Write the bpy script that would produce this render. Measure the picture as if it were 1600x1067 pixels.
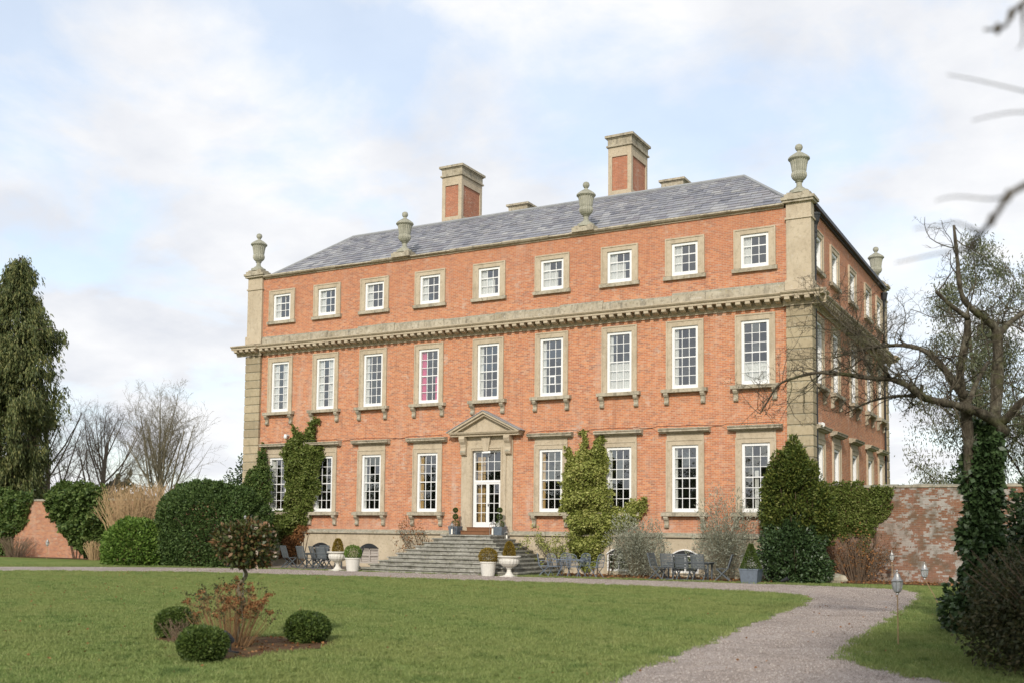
import bpy, math, random
import numpy as np
from mathutils import Vector, Matrix
for _o in list(bpy.data.objects): bpy.data.objects.remove(_o)
SC = bpy.context.scene
COL = SC.collection
R = math.radians
PI = math.pi

# ------------------------------------------------------------------ camera
cam_d = bpy.data.cameras.new('camera'); cam = bpy.data.objects.new('camera', cam_d); COL.objects.link(cam)
CAM = Vector((25.24, -43.43, 2.06))
yaw, pit, rol = R(-28.843), R(3.989), R(0.553)
fw = Vector((math.sin(yaw)*math.cos(pit), math.cos(yaw)*math.cos(pit), math.sin(pit)))
rt = Vector((math.cos(yaw), -math.sin(yaw), 0)); up = rt.cross(fw)
r2 = rt*math.cos(rol)+up*math.sin(rol); u2 = up*math.cos(rol)-rt*math.sin(rol)
cam.matrix_world = Matrix(((r2.x, u2.x, -fw.x, CAM.x), (r2.y, u2.y, -fw.y, CAM.y), (r2.z, u2.z, -fw.z, CAM.z), (0, 0, 0, 1)))
cam_d.sensor_fit = 'HORIZONTAL'; cam_d.sensor_width = 36
cam_d.lens = 1636.5/1600*36; cam_d.shift_y = 0.110
cam_d.clip_start = 0.1; cam_d.clip_end = 3000
cam_d.dof.use_dof = True; cam_d.dof.focus_distance = 46; cam_d.dof.aperture_fstop = 1.3
SC.camera = cam

# ------------------------------------------------------------------ sky, sun, exposure
SUN_EL = R(31); SUN_AZ = (0.26, -0.966)            # horizontal direction towards the sun
W = bpy.data.worlds.new('World'); SC.world = W; W.use_nodes = True
nt = W.node_tree; nt.nodes.clear()
def N(t, **k):
    n = nt.nodes.new(t)
    for a, b in k.items(): setattr(n, a, b)
    return n
out = N('ShaderNodeOutputWorld'); bg = N('ShaderNodeBackground'); bg.inputs[1].default_value = 0.1
sky = N('ShaderNodeTexSky', sky_type='NISHITA'); sky.sun_disc = False
sky.sun_elevation = SUN_EL; sky.sun_rotation = math.atan2(SUN_AZ[0], SUN_AZ[1])
sky.air_density = 1.0; sky.dust_density = 1.5
tc = N('ShaderNodeTexCoord'); sp = N('ShaderNodeSeparateXYZ'); nt.links.new(tc.outputs['Generated'], sp.inputs[0])
def M(op, a, b=None, c=None):
    n = N('ShaderNodeMath', operation=op)
    for i, x in enumerate((a, b, c)):
        if x is None: continue
        if isinstance(x, (int, float)): n.inputs[i].default_value = x
        else: nt.links.new(x, n.inputs[i])
    return n.outputs[0]
zz = M('ADD', M('ABSOLUTE', sp.outputs[2]), 0.30)
cv = N('ShaderNodeCombineXYZ')
nt.links.new(M('DIVIDE', sp.outputs[0], zz), cv.inputs[0]); nt.links.new(M('DIVIDE', sp.outputs[1], zz), cv.inputs[1])
mp = N('ShaderNodeMapping'); nt.links.new(cv.outputs[0], mp.inputs[0]); mp.inputs['Location'].default_value = (6.1, 2.6, 0)
n1 = N('ShaderNodeTexNoise'); n1.inputs['Scale'].default_value = 2.6; n1.inputs['Detail'].default_value = 10; n1.inputs['Roughness'].default_value = 0.57; n1.inputs['Distortion'].default_value = 0.25
nt.links.new(mp.outputs[0], n1.inputs['Vector'])
n2 = N('ShaderNodeTexNoise'); n2.inputs['Scale'].default_value = 3.3; n2.inputs['Detail'].default_value = 6; n2.inputs['Roughness'].default_value = 0.55
mp2 = N('ShaderNodeMapping'); nt.links.new(cv.outputs[0], mp2.inputs[0]); mp2.inputs['Location'].default_value = (8.7, 3.1, 2)
nt.links.new(mp2.outputs[0], n2.inputs['Vector'])
cr = N('ShaderNodeValToRGB'); cr.color_ramp.elements[0].position = 0.40; cr.color_ramp.elements[1].position = 0.55
cr.color_ramp.elements[0].color = (0.38, 0.38, 0.38, 1)
nt.links.new(n1.outputs['Fac'], cr.inputs[0])
c2 = N('ShaderNodeValToRGB'); c2.color_ramp.elements[0].position = 0.34; c2.color_ramp.elements[1].position = 0.60
c2.color_ramp.elements[0].color = (6.9, 7.15, 7.7, 1); c2.color_ramp.elements[1].color = (8.7, 8.75, 8.9, 1)
nt.links.new(n2.outputs['Fac'], c2.inputs[0])
sv = N('ShaderNodeVectorMath', operation='MULTIPLY_ADD'); nt.links.new(sky.outputs[0], sv.inputs[0]); sv.inputs[1].default_value = (1.45, 1.45, 1.45); sv.inputs[2].default_value = (2.6, 2.9, 3.1)
mx = N('ShaderNodeMix', data_type='RGBA'); nt.links.new(cr.outputs[0], mx.inputs[0]); nt.links.new(sv.outputs[0], mx.inputs[6]); nt.links.new(c2.outputs[0], mx.inputs[7])
nt.links.new(mx.outputs[2], bg.inputs[0]); nt.links.new(bg.outputs[0], out.inputs[0])

sd = bpy.data.lights.new('sun', 'SUN'); sd.energy = 2.75; sd.angle = R(3); sd.color = (1.0, 0.93, 0.82)
sun = bpy.data.objects.new('sun', sd); COL.objects.link(sun)
_k = math.hypot(*SUN_AZ); tosun = Vector((SUN_AZ[0]/_k*math.cos(SUN_EL), SUN_AZ[1]/_k*math.cos(SUN_EL), math.sin(SUN_EL)))
sun.rotation_euler = tosun.to_track_quat('Z', 'Y').to_euler(); sun.location = (0, -80, 60)
vs = SC.view_settings; vs.view_transform = 'Standard'; vs.look = 'None'; vs.exposure = 0.2; vs.gamma = 1; vs.use_curve_mapping = False

# ------------------------------------------------------------------ materials
MATS = {}
class NT:
    def __init__(s, name):
        s.m = bpy.data.materials.new(name); s.m.use_nodes = True; s.t = s.m.node_tree; s.t.nodes.clear()
        s.o = s.n('ShaderNodeOutputMaterial'); s.b = s.n('ShaderNodeBsdfPrincipled'); s.l(s.b.outputs[0], s.o.inputs[0])
        s.b.inputs['Roughness'].default_value = 0.8; s.b.inputs['Specular IOR Level'].default_value = 0.25
        MATS[name] = s.m
    def n(s, t, **k):
        x = s.t.nodes.new(t)
        for a, b in k.items(): setattr(x, a, b)
        return x
    def l(s, a, b): s.t.links.new(a, b)
    def set(s, i, x):
        if hasattr(x, 'links') or hasattr(x, 'is_linked'): s.l(x, i)
        else: i.default_value = x
    def math(s, op, a, b=None, c=None, clamp=False):
        x = s.n('ShaderNodeMath', operation=op); x.use_clamp = clamp
        for i, q in enumerate((a, b, c)):
            if q is not None: s.set(x.inputs[i], q)
        return x.outputs[0]
    def noise(s, scale, detail=4, rough=0.55, vec=None, dist=0):
        x = s.n('ShaderNodeTexNoise'); x.inputs['Scale'].default_value = scale; x.inputs['Detail'].default_value = detail
        x.inputs['Roughness'].default_value = rough; x.inputs['Distortion'].default_value = dist
        s.l(vec if vec is not None else s.pos(), x.inputs['Vector']); return x.outputs['Fac']
    def pos(s):
        if not hasattr(s, '_g'): s._g = s.n('ShaderNodeNewGeometry')
        return s._g.outputs['Position']
    def geo(s, k): s.pos(); return s._g.outputs[k]
    def ramp(s, f, stops, interp='LINEAR'):
        x = s.n('ShaderNodeValToRGB'); e = x.color_ramp.elements; x.color_ramp.interpolation = interp
        while len(e) < len(stops): e.new(0.5)
        for q, (p, c) in zip(e, stops):
            q.position = p; q.color = (c if len(c) == 4 else (*c, 1)) if not isinstance(c, (int, float)) else (c, c, c, 1)
        s.l(f, x.inputs[0]); return x.outputs[0]
    def mix(s, f, a, b, blend='MIX'):
        x = s.n('ShaderNodeMix', data_type='RGBA', blend_type=blend); s.set(x.inputs[0], f)
        for i, q in ((6, a), (7, b)):
            if isinstance(q, tuple): q = (*q[:3], 1)
            s.set(x.inputs[i], q)
        return x.outputs[2]
    def sep(s, v): x = s.n('ShaderNodeSeparateXYZ'); s.l(v, x.inputs[0]); return x.outputs
    def comb(s, a, b, c=0.0):
        x = s.n('ShaderNodeCombineXYZ')
        for i, q in enumerate((a, b, c)): s.set(x.inputs[i], q)
        return x.outputs[0]
    def bump(s, h, strength=0.3, dist=0.02):
        x = s.n('ShaderNodeBump'); x.inputs['Strength'].default_value = strength; x.inputs['Distance'].default_value = dist
        s.l(h, x.inputs['Height']); s.l(x.outputs[0], s.b.inputs['Normal'])
    def col(s, c, rough=None, metal=None, spec=None):
        s.set(s.b.inputs['Base Color'], (*c, 1) if isinstance(c, tuple) and len(c) == 3 else c)
        if rough is not None: s.set(s.b.inputs['Roughness'], rough)
        if metal is not None: s.b.inputs['Metallic'].default_value = metal
        if spec is not None: s.b.inputs['Specular IOR Level'].default_value = spec

def brick_mat(name, ramp, mortar, wash=None, old=False, plain_=False):
    bloom = (0.57, 0.24, 0.115) if not old else (0.19, 0.115, 0.075); kk = 0.5 if old else 1.0
    def K(*q): return tuple(x*kk for x in q)
    s = NT(name); p = s.sep(s.pos()); nn = s.sep(s.geo('Normal'))
    side = s.math('GREATER_THAN', s.math('ABSOLUTE', nn[0]), 0.6)
    u = s.math('ADD', s.math('MULTIPLY', p[0], s.math('SUBTRACT', 1.0, side)), s.math('MULTIPLY', p[1], side))
    u = s.math('ADD', u, 200.0); z = s.math('ADD', p[2], 10.0)
    rowf = s.math('DIVIDE', z, 0.076); row = s.math('FLOOR', rowf); fr = s.math('FRACT', rowf)
    odd = s.math('MODULO', row, 2.0)
    colf = s.math('ADD', s.math('DIVIDE', u, 0.232), s.math('MULTIPLY', odd, 0.5)); colu = s.math('FLOOR', colf); fc = s.math('FRACT', colf)
    cal = 0.25
    wn = s.n('ShaderNodeTexWhiteNoise', noise_dimensions='2D'); s.l(s.comb(colu, row), wn.inputs['Vector'])
    c = s.ramp(wn.outputs['Value'], ramp, 'CONSTANT'); c = s.mix(cal, c, (0.57, 0.26, 0.15)) if not old else c
    big = s.noise(0.35, 5, 0.6); c = s.mix(s.ramp(big, [(0.36, 0.12), (0.66, 0.6 if not plain_ else 0.2)]), c, bloom)
    fine = s.noise(6, 4, 0.6); c = s.mix(s.ramp(fine, [(0.35, 0.35), (0.6, 0.0)]), c, (0.20, 0.085, 0.05))
    mm = s.math('MAXIMUM', s.math('GREATER_THAN', fr, 0.81), s.math('GREATER_THAN', fc, 0.94))
    c = s.mix(s.math('MULTIPLY', mm, 0.85), c, mortar)
    # rain streaks and pale lime bloom: shapes of their own on the wall
    st = s.n('ShaderNodeMapping'); s.l(s.pos(), st.inputs[0]); st.inputs['Scale'].default_value = (1.3, 1.3, 0.16)
    stv = s.noise(1.1, 5, 0.6, st.outputs[0])
    c = s.mix(s.ramp(stv, [(0.57, 0.0), (0.72, 0.45)]), c, K(0.55, 0.42, 0.34))
    c = s.mix(s.ramp(stv, [(0.28, 0.5), (0.42, 0.0)]), c, (0.24, 0.12, 0.085))
    c = s.mix(s.ramp(s.math('ADD', s.noise(0.9, 7, 0.72, dist=0.8), s.math('MULTIPLY', wn.outputs['Value'], 0.10)), [(0.65, 0.0), (0.72, 0.5)]), c, K(0.60, 0.45, 0.36))
    low = s.ramp(s.math('ADD', s.math('MULTIPLY', p[2], 0.2), s.math('MULTIPLY', s.noise(1.3, 5, 0.6), 0.35)), [(0.52, 0.3 if not plain_ else 0.05), (0.70, 0.0)]); c = s.mix(low, c, K(0.56, 0.33, 0.25))
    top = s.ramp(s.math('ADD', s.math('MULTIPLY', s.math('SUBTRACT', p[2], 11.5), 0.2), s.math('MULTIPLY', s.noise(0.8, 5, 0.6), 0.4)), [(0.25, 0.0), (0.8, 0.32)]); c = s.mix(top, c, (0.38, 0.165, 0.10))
    if wash:
        w1 = s.noise(1.1, 9, 0.75, dist=0.4); w2 = s.math('MULTIPLY', s.ramp(p[2], [(0.0, 1.0), (1.0, 0.0)]), 1.0)
        xr = s.ramp(s.math('MULTIPLY', s.math('SUBTRACT', p[0], 15.9), 0.3), [(0.0, 0.0), (1.0, 1.0)])
        w1 = s.math('ADD', w1, s.math('MULTIPLY', s.math('SUBTRACT', wn.outputs['Value'], 0.5), 0.16)); f = s.math('MULTIPLY', s.math('MULTIPLY', s.ramp(w1, [(0.50, 0.0), (0.54, 0.85)]), xr), s.math('SUBTRACT', 1.0, s.math('MULTIPLY', mm, 0.5)))
        c = s.mix(f, c, wash)
    if old:
        c = s.mix(s.ramp(s.noise(1.7, 6, 0.65), [(0.46, 0.0), (0.62, 0.75)]), c, (0.12, 0.09, 0.06))
    s.col(c, 0.92, spec=0.15)
    hgt = s.math('SUBTRACT', s.math('MULTIPLY', fine, 0.4), mm); s.bump(hgt, 0.5, 0.012)
brick_mat('brick', [(0, (0.60, 0.225, 0.10)), (0.2, (0.53, 0.18, 0.085)), (0.38, (0.45, 0.15, 0.08)), (0.54, (0.66, 0.29, 0.14)), (0.68, (0.35, 0.125, 0.08)), (0.79, (0.58, 0.33, 0.22)), (0.90, (0.24, 0.12, 0.095))], (0.55, 0.43, 0.32))
brick_mat('brick_old', [(0, (0.24, 0.10, 0.055)), (0.3, (0.19, 0.075, 0.045)), (0.5, (0.28, 0.13, 0.07)), (0.75, (0.16, 0.075, 0.05)), (0.9, (0.27, 0.18, 0.13))], (0.26, 0.22, 0.17), wash=(0.38, 0.37, 0.345), old=True)
brick_mat('brick_garden', [(0, (0.42, 0.155, 0.075)), (0.3, (0.31, 0.105, 0.06)), (0.5, (0.48, 0.20, 0.09)), (0.75, (0.26, 0.095, 0.06)), (0.9, (0.42, 0.27, 0.18))], (0.50, 0.43, 0.34), plain_=True)
brick_mat('brick_chimney', [(0, (0.42, 0.145, 0.085)), (0.3, (0.34, 0.11, 0.07)), (0.5, (0.46, 0.18, 0.11)), (0.75, (0.28, 0.095, 0.065)), (0.9, (0.40, 0.24, 0.18))], (0.42, 0.32, 0.25), plain_=True)

def stone_mat(name, a, b, lichen=0.5, stain=(0.16, 0.15, 0.11), isl=0.0):
    s = NT(name); n = s.noise(1.2, 6, 0.62); c = s.mix(s.ramp(n, [(0.3, 0.0), (0.7, 1.0)]), a, b)
    if isl:
        c = s.mix(isl, c, s.ramp(s.n('ShaderNodeObjectInfo').outputs['Random'], [(0, (0.25, 0.205, 0.135)), (0.5, (0.38, 0.32, 0.21)), (1, (0.48, 0.395, 0.265))]))
    st = s.n('ShaderNodeMapping'); s.l(s.pos(), st.inputs[0]); st.inputs['Scale'].default_value = (2.2, 2.2, 0.5)
    c = s.mix(s.ramp(s.noise(1.6, 7, 0.66, st.outputs[0]), [(0.52, 0.0), (0.72, lichen)]), c, stain)
    upn = s.sep(s.geo('Normal'))[2]
    c = s.mix(s.math('MULTIPLY', s.math('GREATER_THAN', upn, 0.35), s.ramp(s.noise(5, 5, 0.6), [(0.35, 0.25), (0.6, 0.9)])), c, (0.24, 0.24, 0.19))
    c = s.mix(s.ramp(s.noise(9, 3, 0.6), [(0.66, 0.0), (0.74, lichen)]), c, (0.42, 0.36, 0.14))
    sp_ = s.noise(7, 6, 0.7); c = s.mix(s.ramp(sp_, [(0.36, lichen*0.8), (0.47, 0.0)]), c, tuple(q*0.55 for q in a)); c = s.mix(s.ramp(sp_, [(0.58, 0.0), (0.66, lichen*0.55)]), c, (0.60, 0.58, 0.52))
    s.col(c, 0.93, spec=0.15); s.bump(s.noise(18, 5, 0.6), 0.35, 0.02)
stone_mat('stone', (0.435, 0.36, 0.26), (0.53, 0.45, 0.335), 0.45, (0.23, 0.19, 0.14))
stone_mat('stone_block', (0.40, 0.325, 0.215), (0.47, 0.39, 0.265), 0.45, isl=0.6)
stone_mat('stone_worn', (0.32, 0.275, 0.20), (0.48, 0.43, 0.335), 0.85, (0.12, 0.11, 0.09))
stone_mat('stone_plinth', (0.43, 0.36, 0.26), (0.54, 0.46, 0.34), 0.6, (0.27, 0.22, 0.15))
stone_mat('stone_urn', (0.32, 0.315, 0.25), (0.41, 0.40, 0.33), 0.5, (0.17, 0.17, 0.13))
stone_mat('stone_step', (0.21, 0.20, 0.17), (0.42, 0.41, 0.37), 0.9, (0.065, 0.065, 0.045))

def plain(name, c, rough=0.6, metal=0.0, var=0.0, vs_=3.0, spec=0.3, bump=0.0):
    s = NT(name)
    if var:
        d = tuple(x*(1-var) for x in c); e = tuple(min(1, x*(1+var*0.5)) for x in c)
        s.col(s.mix(s.noise(vs_, 5, 0.6), d, e), rough, metal, spec)
    else: s.col(c, rough, metal, spec)
    if bump: s.bump(s.noise(vs_*6, 4, 0.6), bump, 0.01)
plain('white_paint', (0.80, 0.80, 0.79), 0.45, var=0.08, vs_=5)
plain('black_metal', (0.03, 0.032, 0.035), 0.5, var=0.3)
plain('lead', (0.30, 0.31, 0.32), 0.6, var=0.35, vs_=2)
plain('zinc', (0.19, 0.23, 0.28), 0.45, 0.4, var=0.5, vs_=9, spec=0.5)
plain('wood_step', (0.22, 0.105, 0.05), 0.6, var=0.4, vs_=7)
plain('grey_wood', (0.105, 0.12, 0.13), 0.7, var=0.3, vs_=8)
plain('blue_grey_metal', (0.17, 0.205, 0.255), 0.6, var=0.35, vs_=9)
plain('white_stone', (0.66, 0.64, 0.58), 0.8, var=0.18, vs_=8, bump=0.2)
s = NT('bark_grey'); n_ = s.noise(5, 7, 0.7, dist=0.5); v_ = s.n('ShaderNodeMapping'); s.l(s.pos(), v_.inputs[0]); v_.inputs['Scale'].default_value = (14, 14, 3); r_ = s.noise(1.5, 6, 0.7, v_.outputs[0])
c = s.ramp(n_, [(0.3, (0.045, 0.038, 0.028)), (0.5, (0.10, 0.085, 0.062)), (0.62, (0.17, 0.155, 0.115)), (0.72, (0.27, 0.26, 0.21))]); c = s.mix(s.ramp(r_, [(0.38, 0.8), (0.55, 0.0)]), c, (0.03, 0.025, 0.018)); c = s.mix(s.ramp(s.noise(2.2, 4), [(0.52, 0.0), (0.66, 0.5)]), c, (0.09, 0.10, 0.035)); s.col(c, 0.95, spec=0.1); s.bump(r_, 0.9, 0.03)
plain('bark_twig', (0.15, 0.125, 0.10), 0.95, var=0.3, vs_=4)
plain('bark_pale', (0.185, 0.165, 0.11), 0.95, var=0.35, vs_=4)
plain('bark_far', (0.225, 0.18, 0.145), 0.95, var=0.3, vs_=4)
plain('bark_red', (0.155, 0.11, 0.075), 0.95, var=0.3, vs_=4)
plain('bark_brown', (0.10, 0.07, 0.045), 0.95, var=0.4, vs_=6, bump=0.5)
plain('stem_brown', (0.27, 0.165, 0.08), 0.9, var=0.3, vs_=6)
plain('straw', (0.42, 0.29, 0.16), 0.9, var=0.35, vs_=5)
plain('interior_paint', (0.22, 0.19, 0.15), 0.9)
plain('interior_floor', (0.10, 0.06, 0.035), 0.7)
plain('curtain_white', (0.62, 0.61, 0.58), 0.9, var=0.1, vs_=6)
plain('curtain_pink', (0.62, 0.07, 0.20), 0.8, var=0.2, vs_=6)
plain('curtain_gold', (0.50, 0.33, 0.14), 0.8, var=0.35, vs_=6)
plain('candle', (0.85, 0.82, 0.74), 0.5)
plain('board_grey', (0.42, 0.38, 0.34), 0.85, var=0.25, vs_=6)
plain('steel', (0.42, 0.41, 0.39), 0.4, 0.7, var=0.25, vs_=14, spec=0.5)
plain('terracotta', (0.42, 0.16, 0.08), 0.85, var=0.25, vs_=8)

s = NT('lantern_glass'); s.col((0.75, 0.77, 0.78), 0.15); s.b.inputs['Transmission Weight'].default_value = 0.5
# window glass: clear sheet with mirror reflection that grows with angle
s = NT('window_glass'); s.t.nodes.remove(s.b)
dp = s.n('ShaderNodeVectorMath', operation='DOT_PRODUCT'); s.l(s.geo('Incoming'), dp.inputs[0]); s.l(s.geo('Normal'), dp.inputs[1])
fr_ = s.math('ADD', 0.19, s.math('MULTIPLY', 0.81, s.math('POWER', s.math('SUBTRACT', 1.0, s.math('ABSOLUTE', dp.outputs['Value']), clamp=True), 5.0)))
tr = s.n('ShaderNodeBsdfTransparent'); tr.inputs[0].default_value = (0.94, 0.96, 0.95, 1)
gl = s.n('ShaderNodeBsdfGlossy'); gl.inputs['Roughness'].default_value = 0.03; gl.inputs[0].default_value = (0.9, 0.93, 0.95, 1)
bn = s.n('ShaderNodeBump'); bn.inputs['Strength'].default_value = 0.06; bn.inputs['Distance'].default_value = 0.05; s.l(s.noise(3.0, 2), bn.inputs['Height']); s.l(bn.outputs[0], gl.inputs['Normal'])
ms = s.n('ShaderNodeMixShader'); s.l(fr_, ms.inputs[0]); s.l(tr.outputs[0], ms.inputs[1]); s.l(gl.outputs[0], ms.inputs[2]); s.l(ms.outputs[0], s.o.inputs[0])

s = NT('slate'); isl = s.geo('Random Per Island')
c = s.ramp(isl, [(0, (0.15, 0.155, 0.185)), (0.3, (0.23, 0.235, 0.265)), (0.6, (0.29, 0.295, 0.315)), (0.85, (0.20, 0.195, 0.22)), (1, (0.36, 0.36, 0.365))])
c = s.mix(s.ramp(s.noise(3, 6, 0.65), [(0.5, 0.0), (0.7, 0.6)]), c, (0.30, 0.30, 0.28)); s.col(c, 0.6, spec=0.3); s.bump(s.noise(12, 4), 0.3, 0.01)

def leaf_mat(name, stops, rough=0.55, trans=0.25, spec=0.3, extra=None):
    s = NT(name); f = s.geo('Random Per Island')
    big = s.noise(1.1, 3, 0.55)
    f2 = s.math('ADD', s.math('MULTIPLY', f, 0.75), s.math('MULTIPLY', s.math('SUBTRACT', big, 0.375), 0.6), clamp=True)
    c = s.ramp(f2, stops); s.col(c, rough, spec=spec)
    if trans:
        t = s.n('ShaderNodeBsdfTranslucent'); s.l(c, t.inputs[0]); m = s.n('ShaderNodeMixShader'); m.inputs[0].default_value = trans
        s.l(s.b.outputs[0], m.inputs[1]); s.l(t.outputs[0], m.inputs[2]); s.l(m.outputs[0], s.o.inputs[0])
leaf_mat('leaf_hedge', [(0, (0.035, 0.068, 0.018)), (0.5, (0.072, 0.122, 0.032)), (1, (0.14, 0.20, 0.06))])
leaf_mat('leaf_box', [(0, (0.036, 0.066, 0.014)), (0.5, (0.08, 0.125, 0.026)), (1, (0.165, 0.215, 0.05))])
leaf_mat('leaf_bright', [(0, (0.06, 0.12, 0.02)), (0.5, (0.13, 0.22, 0.035)), (1, (0.24, 0.33, 0.08))])
leaf_mat('leaf_ivy_dark', [(0, (0.04, 0.075, 0.018)), (0.5, (0.095, 0.15, 0.035)), (1, (0.21, 0.26, 0.08))])
leaf_mat('leaf_ivy', [(0, (0.07, 0.105, 0.02)), (0.5, (0.16, 0.205, 0.045)), (0.9, (0.28, 0.30, 0.10)), (1, (0.36, 0.26, 0.10))])
leaf_mat('leaf_ivy_yellow', [(0, (0.13, 0.17, 0.03)), (0.45, (0.31, 0.34, 0.085)), (0.85, (0.48, 0.48, 0.17)), (1, (0.52, 0.34, 0.11))])
leaf_mat('leaf_dead', [(0, (0.12, 0.055, 0.02)), (0.5, (0.26, 0.12, 0.045)), (1, (0.42, 0.22, 0.09))], 0.8, 0.15)
leaf_mat('leaf_yew', [(0, (0.045, 0.075, 0.016)), (0.5, (0.105, 0.14, 0.028)), (1, (0.25, 0.25, 0.06))])
leaf_mat('leaf_holly', [(0, (0.026, 0.052, 0.018)), (0.6, (0.052, 0.09, 0.03)), (1, (0.10, 0.15, 0.06))], 0.4, 0.1, 0.5)
leaf_mat('leaf_grey', [(0, (0.23, 0.245, 0.17)), (0.5, (0.36, 0.375, 0.29)), (1, (0.50, 0.53, 0.44))])
leaf_mat('leaf_conifer', [(0, (0.045, 0.07, 0.025)), (0.5, (0.125, 0.15, 0.048)), (1, (0.30, 0.28, 0.11))])
leaf_mat('leaf_eucalyptus', [(0, (0.07, 0.09, 0.045)), (0.5, (0.145, 0.165, 0.09)), (1, (0.27, 0.28, 0.17))])
leaf_mat('leaf_magnolia', [(0, (0.035, 0.055, 0.014)), (0.55, (0.085, 0.10, 0.028)), (0.68, (0.16, 0.105, 0.045)), (0.88, (0.30, 0.15, 0.075)), (1, (0.42, 0.26, 0.15))], 0.4, 0.12, 0.5)
leaf_mat('leaf_shade', [(0, (0.03, 0.04, 0.015)), (0.5, (0.06, 0.065, 0.025)), (1, (0.13, 0.10, 0.045))])
leaf_mat('leaf_topiary_gold', [(0, (0.16, 0.12, 0.02)), (0.5, (0.27, 0.19, 0.03)), (1, (0.38, 0.27, 0.06))])
leaf_mat('flower_brown', [(0, (0.14, 0.065, 0.025)), (0.5, (0.27, 0.125, 0.05)), (1, (0.40, 0.22, 0.10))], 0.9, 0.15)
s = NT('grass_blade'); f = s.geo('Random Per Island'); a = s.noise(0.22, 5, 0.6); b = s.noise(1.6, 6, 0.68)
c = s.ramp(f, [(0, (0.11, 0.175, 0.045)), (0.5, (0.195, 0.275, 0.078)), (0.9, (0.285, 0.35, 0.12)), (1, (0.43, 0.40, 0.19))])
b2 = s.noise(5.5, 5, 0.7); c = s.mix(s.ramp(a, [(0.38, 0.0), (0.62, 0.6)]), c, (0.29, 0.31, 0.11)); c = s.mix(s.ramp(b, [(0.52, 0.0), (0.66, 0.5)]), c, (0.35, 0.36, 0.15)); c = s.mix(s.ramp(b, [(0.34, 0.75), (0.46, 0.0)]), c, (0.06, 0.12, 0.028)); c = s.mix(s.ramp(b2, [(0.36, 0.6), (0.47, 0.0)]), c, (0.055, 0.105, 0.022))
st = s.sep(s.pos()); w = s.math('SINE', s.math('ADD', s.math('MULTIPLY', s.math('ADD', s.math('MULTIPLY', st[0], 0.45), s.math('MULTIPLY', st[1], 0.9)), 2.6), s.math('MULTIPLY', a, 3.0)))
c = s.mix(s.math('MULTIPLY', s.math('ADD', w, 1.0), 0.2), c, (0.26, 0.30, 0.10)); s.col(c, 0.6, spec=0.25)
t = s.n('ShaderNodeBsdfTranslucent'); s.l(c, t.inputs[0]); m = s.n('ShaderNodeMixShader'); m.inputs[0].default_value = 0.3; s.l(s.b.outputs[0], m.inputs[1]); s.l(t.outputs[0], m.inputs[2]); s.l(m.outputs[0], s.o.inputs[0])

s = NT('lawn'); a = s.noise(0.22, 5, 0.6); b = s.noise(2.5, 6, 0.65); d = s.noise(40, 3, 0.6)
c = s.mix(s.ramp(a, [(0.32, 0.0), (0.68, 1.0)]), (0.095, 0.16, 0.034), (0.185, 0.235, 0.07))
c = s.mix(s.ramp(b, [(0.42, 0.0), (0.70, 0.7)]), c, (0.27, 0.26, 0.09)); c = s.mix(s.ramp(d, [(0.3, 0.5), (0.6, 0.0)]), c, (0.06, 0.095, 0.02)); s.col(c, 0.9, spec=0.1); s.bump(d, 0.6, 0.03)
s = NT('gravel'); vo = s.n('ShaderNodeTexVoronoi'); vo.inputs['Scale'].default_value = 60; s.l(s.pos(), vo.inputs['Vector'])
vc = s.sep(vo.outputs['Color'])
c = s.ramp(vc[0], [(0, (0.20, 0.165, 0.145)), (0.4, (0.34, 0.285, 0.25)), (0.75, (0.44, 0.375, 0.335)), (1, (0.60, 0.545, 0.50))])
c = s.mix(s.ramp(s.noise(0.55, 7, 0.7, dist=0.7), [(0.38, 0.55), (0.56, 0.0)]), c, (0.20, 0.165, 0.14)); c = s.mix(s.ramp(s.noise(1.6, 6, 0.7), [(0.58, 0.0), (0.70, 0.35)]), c, (0.50, 0.44, 0.39)); s.col(c, 0.9, spec=0.2); s.bump(vo.outputs['Distance'], 0.7, 0.02)
s = NT('soil'); a = s.noise(3, 6, 0.7); c = s.ramp(a, [(0.3, (0.06, 0.035, 0.02)), (0.5, (0.12, 0.07, 0.04)), (0.7, (0.11, 0.11, 0.04))]); s.col(c, 0.95, spec=0.1); s.bump(s.noise(20, 5), 0.8, 0.05)
s = NT('paving'); a = s.noise(1.5, 6, 0.7); c = s.ramp(a, [(0.3, (0.15, 0.13, 0.10)), (0.55, (0.27, 0.23, 0.19)), (0.7, (0.12, 0.14, 0.05))]); s.col(c, 0.95, spec=0.1); s.bump(s.noise(20, 5), 0.6, 0.04)

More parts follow.
